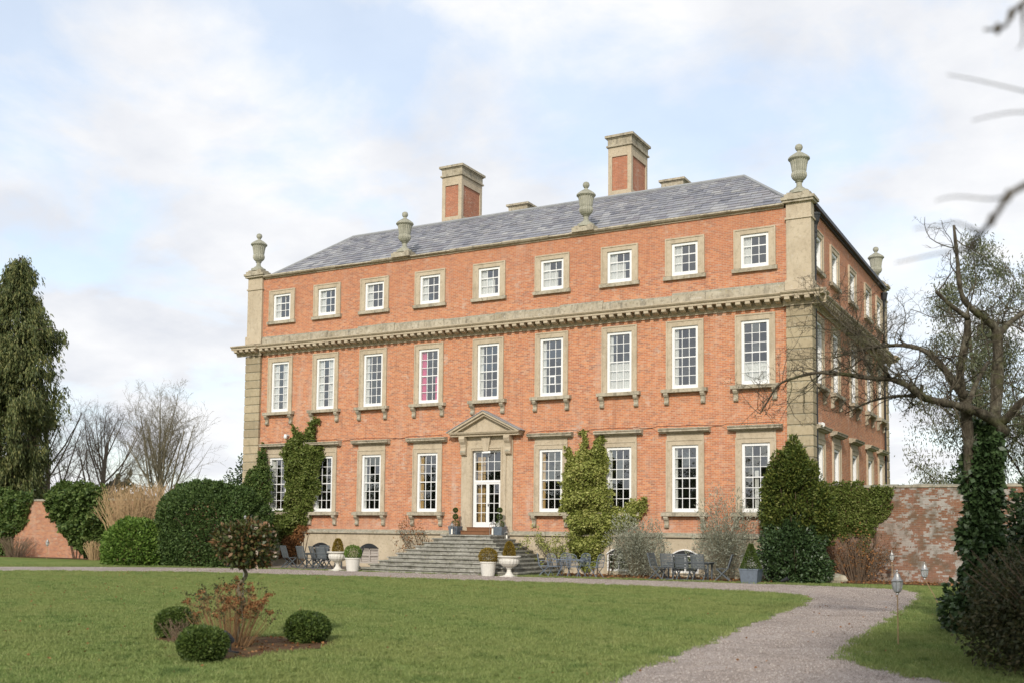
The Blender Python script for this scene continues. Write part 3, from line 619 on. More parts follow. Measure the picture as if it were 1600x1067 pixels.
for sx in (-1, 1):
    lm = MB(); lm.box(-lw/2, -lw/2+0.075, 0.015, 0.08, 0, lh); lm.box(lw/2-0.075, lw/2, 0.015, 0.08, 0, lh); lm.box(-lw/2+0.075, lw/2-0.075, 0.015, 0.08, 0, 0.24); lm.box(-lw/2+0.075, lw/2-0.075, 0.015, 0.08, lh-0.08, lh)
    lm.build('door_leaf', 'white_paint', door, (sx*(lw/2+0.002), 0, dz0))
    gm, xs, zs = sash_grid(lw, lh, 4, 2, -1, 0.24, 0.08, 0.075); gm.build('glazing_bars', 'white_paint', door, (sx*(lw/2+0.002), 0, dz0))
    lp = rect_mesh(xs[1]-xs[0], zs[1]-zs[0])
    for i in range(2):
        for j in range(4):
            p = link('pane', lp, door, (sx*(lw/2+0.002)+(xs[i]+xs[i+1])/2, 0.05, dz0+(zs[j]+zs[j+1])/2)); p.rotation_euler = (R(prg.gauss(0, .5)), 0, R(prg.gauss(0, .5)))
h = MB(); h.bar((0.06, -0.03, dz0+1.0), (0.06, -0.03, dz0+1.12), 0.03); h.bar((0.06, -0.03, dz0+1.06), (0.06, 0.02, dz0+1.06), 0.02); h.build('handle', 'black_metal', door)
link('curtain', curtain_mesh(0.42, 3.4, 'curtain_gold', 9), door, (-0.72, 0.3, dz0))
m = MB(); y0 = WF-0.07
m.box(-1.08, -dw, y0-0.05, 0.01, 1.72, dz1); m.box(dw, 1.08, y0-0.05, 0.01, 1.72, dz1); m.box(-1.08, 1.08, y0-0.05, 0.01, dz1, 6.0)
m.box(-1.42, -1.081, y0, 0, 1.72, 6.2); m.box(1.081, 1.42, y0, 0, 1.72, 6.2); m.box(-1.40, 1.40, y0+0.01, -0.08, 6.0, 6.42)
m.box(-dw-0.10, -dw-0.04, y0-0.08, y0-0.05, 1.95, dz1+0.1); m.box(dw+0.04, dw+0.10, y0-0.08, y0-0.05, 1.95, dz1+0.1); m.box(-dw-0.10, dw+0.10, y0-0.08, y0-0.05, dz1+0.1, dz1+0.16)
m.box(-1.5, -1.02, y0-0.08, 0, 1.701, 1.95); m.box(1.02, 1.5, y0-0.08, 0, 1.701, 1.95); dcase = m.build('door_case', 'stone', house)
m = MB(); m.prism([(-0.14, 5.70), (0.14, 5.70), (0.25, 6.42), (-0.25, 6.42)], y0-0.13, y0-0.0505, 'y'); m.build('keystone', 'stone', dcase)
cs = MB(); P = [(0, 0), (-0.34, 0), (-0.36, -0.12), (-0.30, -0.26), (-0.20, -0.38), (-0.16, -0.55), (-0.19, -0.68), (-0.22, -0.76), (-0.17, -0.86), (-0.06, -0.92), (0, -0.92)]
cs.prism([(y0+0.005+a, 6.42+b_) for a, b_ in P], -0.15, 0.15, 'x'); cm = cs.mesh('console', 'stone')
for sx in (-1, 1): link('console', cm, dcase, (sx*1.24, 0, 0))
m = MB(); ty = WF-0.50
m.prism([(0, 6.42), (WF-0.36, 6.42), (WF-0.36, 6.48), (ty+0.05, 6.52), (ty, 6.60), (ty, 6.62), (0, 6.62)][::-1], -1.90, 1.90, 'x')
m.prism([(-1.6, 6.62), (1.6, 6.62), (0, 7.42)], WF-0.20, 0, 'y')
def rake(m, sx):
    a = Vector((sx*1.96, 0, 6.60)); b = Vector((0, 0, 7.56)); d = (b-a).normalized(); nrm = Vector((-d.z*sx, 0, d.x*sx)) if sx > 0 else Vector((-d.z, 0, d.x))
    if nrm.z < 0: nrm = -nrm
    for (t0, t1, yo) in ((-0.16, -0.06, ty+0.10), (-0.06, 0.04, ty-0.002)):
        q = [a+nrm*t0, b+nrm*t0, b+nrm*t1, a+nrm*t1]; q[1].x = q[2].x = 0; q[1].z = 7.56+t0*1.13; q[2].z = 7.56+t1*1.13
        m.prism([(p.x, p.z) for p in (q if sx > 0 else q[::-1])], yo, 0, 'y')
rake(m, 1); rake(m, -1); ped = m.build('pediment', 'stone', house)
m = MB()
for sx in (-1, 1):
    q = [(sx*2.04, 6.605), (0, 7.605), (0, 7.64), (sx*2.06, 6.635)]; m.prism(q if sx > 0 else q[::-1], ty-0.04, 0, 'y')
m.build('pediment_lead', 'lead', ped)
b = MB(); b.box(-0.1, 0.22, -0.21, -0.10, 5.62, 5.70); b.box(-0.18, 0.28, -0.27, -0.21, 5.60, 5.67); b.build('door_light', 'white_paint', house)

# interior rooms seen through the glass
m = MB(); IX = HX-0.3
for z in (1.72, 6.95, 12.1): m.box(-IX, IX, 0.25, 6.0, z-0.25, z)
fl = m.build('interior_floor', 'interior_floor', house)
m = MB(); m.box(-IX, IX, 6.0, 6.15, 1.5, 15.5)
for x in (-11.5, -5.1, -1.75, 1.75, 5.1, 11.5): m.box(x-0.08, x+0.08, 0.25, 5.99, 1.73, 15.4)
m.box(-IX, IX, 0.25, 17.8, 15.42, 15.5); m.build('interior_wall', 'interior_paint', house)

# ---------------------------------------------------------------- roof
RZ, RX, RY, EY, EZ = 18.57, 11.44, 4.0, 0.36, 15.66
def slope_slates(p00, p10, p01, p11, seed, rows=17):
    """quad slope: p00-p10 eave, p01-p11 ridge; slates with thickness, courses diminish upwards"""
    rg = random.Random(seed); m = MB(); A, B, Cc, D = map(Vector, (p00, p10, p01, p11))
    nrm = (B-A).cross(Cc-A).normalized();
    if nrm.z < 0: nrm = -nrm
    ts = [0]
    for r in range(rows): ts.append(ts[-1]+1.25-0.5*r/rows)
    ts = [t/ts[-1] for t in ts]; Ls = (Cc-A).length
    for r in range(rows):
        l0, r0 = A.lerp(Cc, ts[r]), B.lerp(D, ts[r]); t1 = min(1, ts[r+1]+0.012); l1, r1 = A.lerp(Cc, t1), B.lerp(D, t1)
        ax = (r0-l0).normalized(); W0 = (r0-l0).length; s0 = (l1-l0).dot(ax); s1 = (r1-r0).dot(ax); upv = (l1-l0)-ax*s0
        x = -rg.uniform(0, 0.3)
        while x < W0:
            w = rg.uniform(0.30, 0.62)-0.1*r/rows; a0 = max(x, 0); a1 = min(x+w-0.012, W0)
            if a1 > a0+0.03:
                b0 = max(a0, s0); b1 = min(a1, W0+s1)
                if b1 > b0+0.02:
                    th = rg.uniform(0.02, 0.045); e = rg.uniform(-0.015, 0.012)
                    lo = [l0+ax*a0-upv*(0.02+e), l0+ax*a1-upv*(0.02+e)]; hi = [l0+ax*b1+upv, l0+ax*b0+upv]
                    bt = [lo[0]+nrm*0.004, lo[1]+nrm*0.004]; tp = [lo[0]+nrm*(th+0.02), lo[1]+nrm*(th+0.02)]; hh = [hi[0]+nrm*0.012, hi[1]+nrm*0.012]
                    m.add([*bt, *tp, *hh], [(0, 1, 3, 2), (2, 3, 4, 5), (0, 2, 5), (1, 4, 3)])
            x += w
    return m
def pile(y_e, y_r, y_b, name):
    ex = HX-0.4; m = MB()
    v = [(-ex, y_e, EZ), (ex, y_e, EZ), (ex, y_b, EZ), (-ex, y_b, EZ), (-RX, y_r, RZ), (RX, y_r, RZ)]
    m.add(v, [(0, 1, 5, 4), (1, 2, 5), (2, 3, 4, 5), (3, 0, 4), (3, 2, 1, 0)]); return m.build(name, 'slate', house)
roof = pile(EY, RY, 8.2, 'roof'); pile(DP-8.2, DP-4.2, DP-0.4, 'rear_roof')
ex = HX-0.4
sl = slope_slates((-ex, EY, EZ), (ex, EY, EZ), (-RX, RY, RZ), (RX, RY, RZ), 1); o = sl.build('slates', 'slate', roof); o['kind'] = 'stuff'
sl = slope_slates((ex, EY, EZ), (ex, 8.2, EZ), (RX, RY-0.02, RZ), (RX, RY+0.02, RZ), 2); o = sl.build('hip_slates', 'slate', roof); o['kind'] = 'stuff'
m = MB(); m.tube([(-RX, RY, RZ+0.03), (RX, RY, RZ+0.03)], 0.09, 8); m.build('ridge', 'lead', roof)
for sx in (-1, 1):
    m = MB(); m.tube([(sx*RX, RY, RZ+0.03), (sx*ex, EY, EZ+0.05)], 0.08, 8); m.build('hip_lead', 'lead', roof)
# chimneys
def chimney(cx, y0):
    x0, x1, y1, zb, zt = cx-0.63, cx+0.63, y0+2.2, 17.2, 21.25
    b = MB(); b.box(x0+0.06, x1-0.06, y0+0.06, y1-0.06, zb, zt+0.3); c = b.build('chimney', 'brick_chimney', house)
    q = MB(); e = 0.21
    for xa, xb in ((x0, x0+e), (x1-e, x1)):
        for ya, yb in ((y0, y0+e), (y1-e, y1)): q.box(xa, xb, ya, yb, zb, zt)
    for z0, z1 in ((18.75, 19.0), (20.75, zt)):
        q.box(x0+e, x1-e, y0+0.002, y0+0.2, z0, z1); q.box(x0+e, x1-e, y1-0.2, y1-0.002, z0, z1); q.box(x0+0.002, x0+0.2, y0+e, y1-e, z0, z1); q.box(x1-0.2, x1-0.002, y0+e, y1-e, z0, z1)
    q.build('chimney_frame', 'stone', c)
    k = MB(); k.box(x0-0.08, x1+0.08, y0-0.08, y1+0.08, zt, zt+0.08); k.box(x0-0.02, x1+0.02, y0-0.02, y1+0.02, zt+0.08, zt+0.42); k.box(x0-0.06, x1+0.06, y0-0.06, y1+0.06, zt+0.42, zt+0.48); k.box(x0-0.14, x1+0.14, y0-0.14, y1+0.14, zt+0.48, zt+0.60)
    k.box(x0+0.05, x1-0.05, y0+0.05, y1-0.05, zt+0.60, zt+0.66); k.build('chimney_cap', 'stone_worn', c)
    k = MB(); k.lathe([(0.13, 0), (0.15, 0.08), (0.13, 0.14)], 10, (cx-0.1, y0+0.8, zt+0.66)); k.build('chimney_pot', 'stone_worn', c)
for cx in (-4.98, 4.98): chimney(cx, 4.3); chimney(cx, 11.9)
# urns on the parapet
UP = [(0.40, 0.0), (0.40, 0.14), (0.30, 0.16), (0.24, 0.24), (0.15, 0.30), (0.115, 0.38), (0.12, 0.50), (0.17, 0.53), (0.13, 0.56), (0.22, 0.62, .07), (0.29, 0.70, .10), (0.33, 0.80, .10), (0.32, 0.90, .10), (0.285, 0.96, .06), (0.30, 1.0, .08), (0.335, 1.25, .09), (0.375, 1.42, .07), (0.41, 1.46), (0.45, 1.50), (0.45, 1.55, .05), (0.38, 1.62, .05), (0.27, 1.70, .05), (0.16, 1.77), (0.09, 1.81), (0.075, 1.86), (0.12, 1.90), (0.155, 1.97), (0.16, 2.03), (0.13, 2.11), (0.07, 2.15), (0.01, 2.165)]
um = MB(); um.lathe(UP, 40); urn_mesh = um.mesh('urn', 'stone_urn')
ub = MB(); ub.box(-0.55, 0.55, -0.40, 0.40, 0, 0.22); ub.box(-0.46, 0.46, -0.33, 0.33, 0.22, 0.30); ub_mesh = ub.mesh('urn_base', 'stone_worn')
for x, y, z, lab in ((-14.93, 0.05, 15.92, 'fluted stone urn with ball finial on the house corner beside the conifer end'), (-5.1, 0.05, 15.8, 'fluted stone urn on parapet below the lower left-hand brick chimney'), (5.1, 0.05, 15.8, 'fluted stone urn on parapet below the taller brick chimney stack'), (14.93, 0.05, 15.92, 'large fluted stone urn above the rusticated corner pier beside black hopper'), (14.93, DP-0.0, 15.92, 'fluted stone urn at the rear end of the shaded side parapet')):
    t = thing('parapet_urn', lab, 'urn', (x, y, z), group='urns along the parapet'); link('urn', urn_mesh, t, (0, 0, 0.16)); link('urn_base', ub_mesh, t, (0, 0, -0.10))

# downpipes with hoppers, camera, flood lamp, wire
for y in (0.62, 17.45):
    m = MB(); m.tube([(HX+0.12, y, 15.0), (HX+0.12, y, 12.1)], 0.055, 10); m.tube([(HX+0.12, y, 11.3), (HX+0.12, y, 0.1)], 0.055, 10)
    dpn = m.build('downpipe', 'black_metal', house)
    m = MB(); m.lathe([(0.07, 14.3), (0.075, 14.5), (0.10, 14.55), (0.07, 14.6), (0.09, 14.85), (0.10, 14.88), (0.16, 15.0), (0.2, 15.25), (0.22, 15.28), (0.22, 15.36)], 8, (HX+0.14, y, 0)); m.build('hopper', 'black_metal', dpn)
m = MB(); m.lathe([(0.02, -.09), (0.08, -.07), (0.1, 0), (0.08, 0.07), (0.02, 0.09)], 10, (-12.4, -0.28, 6.78)); m.box(-12.48, -12.32, -0.3, WF+0.01, 6.85, 6.93); m.build('security_camera', 'white_paint', house)
m = MB(); m.box(HX-0.02, HX+0.12, 0.9, 1.0, 6.45, 6.55); m.tube([(HX+0.12, 0.95, 6.5), (HX+0.34, 0.75, 6.45)], [0.07, 0.10], 8); m.build('security_lamp', 'white_paint', house)
pts = []; rg = random.Random(8)
for i in range(80):
    x = -13.5+27.5*i/79; near = min(XC, key=lambda c: abs(c-x)); on = abs(near-x) < 1.2
    if -2.1 < x < 2.1: continue
    pts.append((x, WF-(0.36 if on else 0.03), 6.52+(0.0 if on else -0.03)+rg.uniform(-.015, .015)))
m = MB(); a = [p for p in pts if p[0] < 0]; b_ = [p for p in pts if p[0] > 0]; m.tube(a, 0.012, 4); m.tube(b_, 0.012, 4); m.build('wall_cable', 'black_metal', house)

# ================================================================== STEPS
steps = thing('entrance_steps', 'wide flight of worn grey stone steps rising to the front door', 'steps')
NS = 10; RH = 1.70/NS
for k in range(NS):
    e = NS-1-k; x = 1.35+0.31*e; y = -2.0-0.28*e; z0 = k*RH; z1 = (k+1)*RH; rg = random.Random(k)
    m = MB(); m.box(-x+0.06, x-0.06, y+0.065, -0.13, z0 if k == 0 else z0-0.005, z1-0.062)
    # nosing built from uneven slabs
    n = 7; xs_ = [-x+2*x*i/n+(rg.uniform(-.12, .12) if 0 < i < n else 0) for i in range(n+1)]
    o = m.build('step', 'stone_step', steps)
    for i in range(n):
        h = rg.uniform(-.008, .01); yo = rg.uniform(-.015, .015); sl_ = MB()
        a, b_ = xs_[i]+0.004, xs_[i+1]-0.004
        sl_.prism([(y+yo, z1-0.055), (y+yo-0.012, z1-0.03), (y+yo, z1-0.006+h), (y+yo+0.02, z1+h), (-0.135, z1+h), (-0.135, z1-0.055)][::-1], a, b_, 'x')
        sl_.build('slab', 'stone_step', o)
ws = thing('door_step', 'two brown wooden steps below the white front door', 'steps', (0, 0, 1.70))
m = MB(); m.box(-0.95, 0.75, -0.86, -0.20, 0.012, 0.17); m.box(-0.97, 0.77, -0.89, -0.20, 0.17, 0.195); m.build('lower_step', 'wood_step', ws)
m = MB(); m.box(-0.80, 0.75, -0.55, -0.06, 0.196, 0.345); m.box(-0.82, 0.77, -0.58, -0.06, 0.345, 0.368); m.build('upper_step', 'wood_step', ws)
#PART2
# ================================================================== VEGETATION HELPERS
def grow(segs, p, d, L, r, lev, rg, P):
    """recursive bare branch; P: dict of lists by level"""
    n = P['n'][lev]; pts = [p]; rad = [r]; q = p.copy(); d = d.normalized(); st = L/n; tip = P['tip'][lev]
    for i in range(n):
        w = P['wob'][lev]; d = (d+Vector((rg.gauss(0, w), rg.gauss(0, w), rg.gauss(0, w)+P['up'][lev]))).normalized()
        q = q+d*st; pts.append(q.copy()); rad.append(r*(1-(1-tip)*(i+1)/n))
    segs.append((pts, rad, lev))
    if lev+1 < len(P['n']):
        k = P['kids'][lev]; k = rg.randint(int(k*.8), int(k*1.2)+1)
        for c in range(k):
            t = P['start'][lev]+(1-P['start'][lev])*(c+rg.random())/k; f = t*n; i = min(int(f), n-1); a = pts[i].lerp(pts[i+1], f-i); dd = (pts[i+1]-pts[i]).normalized()
            o = dd.orthogonal().normalized(); o.rotate(Matrix.Rotation(rg.uniform(0, 2*PI), 3, dd)); an = R(rg.gauss(P['ang'][lev], 9)); nd = dd*math.cos(an)+o*math.sin(an)
            rr = (rad[i]*(1-(f-i))+rad[i+1]*(f-i))*P['rr'][lev]
            grow(segs, a, nd, L*P['lr'][lev]*rg.uniform(.65, 1.15)*(1-0.45*t), max(rr, P['rmin']), lev+1, rg, P)
def tubes(name, segs, mat, parent, sides=(8, 6, 4, 3, 3)):
    m = MB()
    for pts, rad, lev in segs: m.tube(pts, rad, sides[min(lev, len(sides)-1)], cap=False)
    return m.build(name, mat, parent, smooth=True)
def mixdir(nrm, rng, k=0.7): return unit(nrm+rng.normal(size=nrm.shape)*k)
def blob_points(n, c, r, rng, shell=0.35, amp=0.1, ns=2.2, seed=0, flat=0.0, sq=2.0):
    """points in the outer shell of a lumpy superellipsoid"""
    d = unit(rng.normal(size=(n, 3))); r = np.array(r); c = np.array(c)
    if sq != 2.0: d = d/((np.abs(d)**sq).sum(1)**(1/sq))[:, None]
    t = 1-shell*rng.random(n)**1.8
    s_ = 1+amp*wob(d*r, ns, seed)
    P = c+d*r*(t*s_)[:, None]; Nn = unit(d/r)
    k = P[:, 2] > flat
    return P[k], Nn[k]
def hedge_obj(parent, name, mat, c, r, n, L, Wd, seed, amp=0.08, ns=2.2, shell=0.25, flat=0.03, sq=2.0, core=True, kdir=0.8):
    rng = np.random.default_rng(seed); P, Nn = blob_points(n, c, r, rng, shell, amp, ns, seed, flat, sq)
    o = leaves(name, mat, parent, P, mixdir(Nn, rng, kdir), L*rng.uniform(.6, 1.25, len(P)), Wd*rng.uniform(.7, 1.2, len(P)), rng)
    return o
def twig_core(parent, c, h, spread, n, seed, mat='bark_brown', r=0.02, name='stem'):
    rg = random.Random(seed); m = MB()
    for i in range(n):
        a = rg.uniform(0, 2*PI); s_ = rg.uniform(0.2, 1)*spread; b0 = Vector((c[0]+math.cos(a)*s_*.15, c[1]+math.sin(a)*s_*.15, c[2]-0.02)); e = Vector((c[0]+math.cos(a)*s_, c[1]+math.sin(a)*s_, c[2]+h*rg.uniform(.6, 1)))
        mid = b0.lerp(e, .5)+Vector((0, 0, h*.08)); m.tube([b0, mid, e], [r, r*.7, r*.3], 4)
    return m.build(name, mat, parent)

# ---------------------------------------------------------------- clipped shrubs and hedges
t = thing('yew_hedge', 'huge rounded dark green clipped hedge at the end of the house', 'hedge', (-13.1, -4.3, 0))
hedge_obj(t, 'foliage', 'leaf_hedge', (-.45, 0, 1.4), (3.1, 2.1, 2.72), 68000, 0.15, 0.085, 21, 0.085, 1.9, 0.2, sq=2.6, kdir=1.0)
twig_core(t, (0, 0, 0), 3.2, 2.6, 40, 3, r=0.05)
t = thing('laurel_bush', 'bright green rounded bush between buff stems and the big dark hedge', 'bush', (-16.9, -6.2, 0))
hedge_obj(t, 'foliage', 'leaf_bright', (0, 0, 0.6), (1.75, 1.4, 1.75), 15000, 0.20, 0.10, 22, 0.06, 2.2, 0.22)
twig_core(t, (0, 0, 0), 1.6, 1.2, 20, 4)
t = thing('evergreen_shrub', 'tall yellow green shrub hiding the house corner pier', 'shrub', (14.95, -1.15, 0))
rng = np.random.default_rng(31); PP = []; NN = []
LOB = [((-0.05, 0, 2.4), (.9, .65, 1.7), 8000), ((.85, .2, 2.3), (.65, .6, 1.1), 4500), ((-.6, 0, 2.2), (.6, .65, 1.3), 4500)]
_r = random.Random(32)
for k in range(26):
    a = _r.uniform(-1.1, 1.25); top = 5.7-1.55*abs(a+.05)-_r.uniform(0, .9); LOB.append(((a, _r.uniform(-.45, .4), top-.55), (_r.uniform(.22, .36), .28, _r.uniform(.6, .95)), 900))
for (c, r, n) in LOB:
    P, Nn = blob_points(n, c, r, rng, .5, .32, 3.4, n, 1.2); PP.append(P); NN.append(Nn)
P = np.concatenate(PP); Nn = np.concatenate(NN)
leaves('foliage', 'leaf_yew', t, P, mixdir(Nn+np.array([0, 0, .5]), rng, .6), .15*rng.uniform(.6, 1.3, len(P)), .07, rng)
twig_core(t, (0, 0, 0), 4.3, .9, 30, 5, r=0.04)
t = thing('holly_shrub', 'dense blackish green shrub at the foot of the tall yellow green one', 'shrub', (15.0, -1.7, 0))
hedge_obj(t, 'foliage', 'leaf_holly', (-.05, .2, 1.0), (1.2, .9, 1.7), 17000, 0.15, 0.085, 33, 0.32, 2.8, 0.5)
twig_core(t, (0, 0, 0), 1.8, 1.0, 20, 6)
for x, y, w, h, lab, sd_ in ((8.15, -1.25, 1.25, 1.35, 'grey green lavender like shrub beneath the yellow ivy edge', 41), (12.0, -1.25, 1.35, 1.75, 'taller grey green shrub behind the slatted table and chairs', 42)):
    t = thing('grey_shrub', lab, 'shrub', (x, y, 0), group='grey leaved shrubs against the plinth'); rng = np.random.default_rng(sd_)
    P, Nn = blob_points(7000, (0, 0, h*.85), (w, .6, h), rng, .85, .42, 3.0, sd_, .1)
    leaves('foliage', 'leaf_grey', t, P, mixdir(Nn+np.array([0, 0, .6]), rng, .5), .13*rng.uniform(.6, 1.3, len(P)), .035, rng)
    twig_core(t, (0, 0, 0), h*1.7, w*.95, 60, sd_, 'bark_pale', .010)

# ---------------------------------------------------------------- ivy on walls
def ivy(name, label, polys, yface, n, L, mat, seed, thick=0.35, wall_x=None, dead=None, fringe=True):
    rng = np.random.default_rng(seed); A = []
    t = thing(name, label, 'ivy', (float(np.mean([p[0] for p in polys[0]])), yface, 0.0))
    for poly in polys:
        a = np.array(poly); lo, hi = a.min(0), a.max(0); area = (hi-lo).prod(); k = int(n*area/sum((np.array(q).max(0)-np.array(q).min(0)).prod() for q in polys))
        x = rng.uniform(lo[0]-.1, hi[0]+.1, k); z = rng.uniform(lo[1]-.1, hi[1]+.1, k)
        Q = np.stack([x, x*0, z], 1); jx = x+.20*wob(Q, 3.0, seed)+.10*wob(Q, 11, seed+5); jz = z+.20*wob(Q+7, 3.0, seed+1)+.10*wob(Q+3, 11, seed+6)
        m_ = inpoly(jx, jz, poly) & (wob(Q, 5.5, seed+9) < .95+.5*rng.random(k)-.35*(z < lo[1]+.2*(hi[1]-lo[1])))
        # distance to the outline makes the mass bulge
        dist = np.full(k, 9.0)
        for i in range(len(poly)):
            p0, p1 = a[i], a[(i+1) % len(poly)]; dd = p1-p0; tt = np.clip(((x-p0[0])*dd[0]+(z-p0[1])*dd[1])/max((dd**2).sum(), 1e-9), 0, 1)
            dist = np.minimum(dist, np.hypot(x-p0[0]-tt*dd[0], z-p0[1]-tt*dd[1]))
        b = thick*np.clip(dist/.5, .15, 1)*np.clip(.7+.6*wob(Q, 3.4, seed+3), .12, 1.5)
        y = yface-.03-b*rng.random(k)**.5
        A.append(np.stack([x, y, z], 1)[m_])
    P = np.concatenate(A)-np.array(t.location)
    D = unit(np.array([0, -.7, -.35])+rng.normal(size=P.shape)*.65)
    leaves('foliage', mat, t, P, D, L*rng.uniform(.55, 1.25, len(P)), L*.85*rng.uniform(.7, 1.1, len(P)), rng, bend=.08)
    # woody stems
    rg = random.Random(seed); mb = MB(); a = np.array(polys[0])
    for _ in range(9):
        i = rg.randrange(len(P)); top = Vector(P[i]); b0 = Vector((top.x*.4+rg.uniform(-.3, .3), -.06, 0.0)); mid = b0.lerp(top, .5)+Vector((rg.uniform(-.3, .3), 0, 0)); mid.y = -.05; top.y = -.05
        mb.tube([b0, mid, top], [.03, .02, .008], 4)
    mb.build('stem', 'bark_brown', t); return t
IVY_A=[(-12.15,7.71),(-11.88,7.42),(-11.42,6.96),(-10.91,7.21),(-10.53,7.71),(-10.23,7.53),(-10.37,6.45),(-9.81,6.20),(-9.87,5.49),(-10.11,4.76),(-10.03,3.75),(-10.44,2.92),(-10.85,2.25),(-11.52,1.67),(-12.92,1.0),(-13.42,2.75),(-12.53,2.85),(-12.42,3.77),(-12.55,4.97),(-12.62,5.66),(-12.42,6.51),(-11.99,6.84)]
IVY_B=[(-14.09,6.55),(-13.76,6.20),(-13.65,5.67),(-13.33,5.43),(-13.26,4.63),(-13.14,3.94),(-13.29,3.09),(-13.64,2.74),(-13.02,1.0),(-14.37,.8),(-15.57,2.0),(-15.53,4.14),(-14.96,5.01),(-14.37,5.34),(-14.21,6.04)]
IVY_DEAD=[(-12.41,2.07),(-11.20,2.34),(-10.67,1.91),(-11.08,1.40),(-11.72,0.3),(-12.75,0.2)]
IVY_C=[(4.97,6.50),(5.16,6.61),(5.20,5.97),(5.45,5.52),(5.71,5.95),(6.02,6.23),(6.33,6.16),(6.24,5.65),(6.21,5.07),(6.34,4.35),(6.56,3.63),(6.66,3.1),(7.18,3.0),(7.70,3.3),(7.98,3.42),(8.15,3.1),(7.85,2.40),(7.18,2.07),(6.72,1.78),(6.26,1.35),(5.95,0.5),(5.32,0.2),(4.7,0.5),(4.52,1.32),(4.35,2.19),(4.18,2.77),(4.02,3.06),(4.08,3.94),(4.17,4.82),(4.36,5.85),(4.55,5.55),(4.75,5.34),(4.91,5.83)]
IVY_R=[(15.39,4.05),(18.25,4.02),(18.2,3.09),(17.75,2.43),(17.35,1.9),(17.2,1.2),(16.95,.9),(16.8,1.6),(16.5,1.9),(16.2,1.5),(15.9,2.1),(15.51,2.3)]
IVY_L1=[(-39.37,4.33),(-31.72,4.08),(-31.56,3.49),(-31.90,2.31),(-33.05,1.31),(-33.76,-0.08),(-39.04,-0.24)]
IVY_L2=[(-30.04,3.87),(-29.09,4.44),(-27.10,4.53),(-25.16,4.28),(-24.55,3.09),(-24.33,1.97),(-24.99,1.04),(-25.75,0.09),(-26.58,0.26),(-28.04,1.18),(-28.95,2.13),(-29.74,2.71)]
ivy('wall_ivy', 'green ivy climbing beside the end window up to the first floor sill', [IVY_A], WF-.06, 30000, .14, 'leaf_ivy', 51, .55)
ivy('wall_ivy', 'ivy spreading over the corner pier above the big dark hedge', [IVY_B], -.20, 15000, .13, 'leaf_ivy_dark', 52, .35)
ivy('dead_creeper', 'russet dead leaves below the green ivy by the basement window', [IVY_DEAD], -.14, 6500, .11, 'leaf_dead', 53, .3)
ivy('wall_ivy', 'yellow green ivy sprawling between two ground floor windows', [IVY_C], WF-.06, 38000, .13, 'leaf_ivy_yellow', 54, .58)
ivy('wall_ivy', 'triangle of small leaved ivy hanging on the old brick garden wall', [IVY_R], 1.78, 15000, .10, 'leaf_ivy', 55, .22)
ivy('wall_ivy', 'ivy covering the garden wall under the tall conifer', [IVY_L1], -1.2, 15000, .20, 'leaf_ivy_dark', 56, .5)
ivy('wall_ivy', 'bulging ivy mass hanging over garden wall beside buff stems', [IVY_L2], -1.2, 17000, .22, 'leaf_ivy_dark', 57, .95)

# ---------------------------------------------------------------- garden walls
def garden_wall(label, x0, x1, y0, y1, h, mat):
    t = thing('garden_wall', label, 'wall', ((x0+x1)/2, y0, 0)); c = (x0+x1)/2
    b = MB(); b.box(x0-c, x1-c, 0, y1-y0, -.2, h); b.build('brickwork', mat, t)
    rg = random.Random(int(x0*7)); x = x0
    while x < x1:
        w = min(rg.uniform(.5, .8), x1-x); hh = rg.uniform(-.015, .02); q = MB(); q.prism([(-.05, h), (-.06, h+.05+hh), ((y1-y0)/2, h+.13+hh), (y1-y0+.06, h+.05+hh), (y1-y0+.05, h)][::-1], x-c+.004, x+w-c-.004, 'x'); q.build('coping_stone', 'stone_worn', t); x += w
garden_wall('weathered brick garden wall patched with old whitewash beside the house', HX+.13, 40, 1.8, 2.2, 3.85, 'brick_old')
garden_wall('brick garden wall half covered in ivy near the tall conifer', -60, -15.6, -1.2, -.8, 3.4, 'brick_garden')

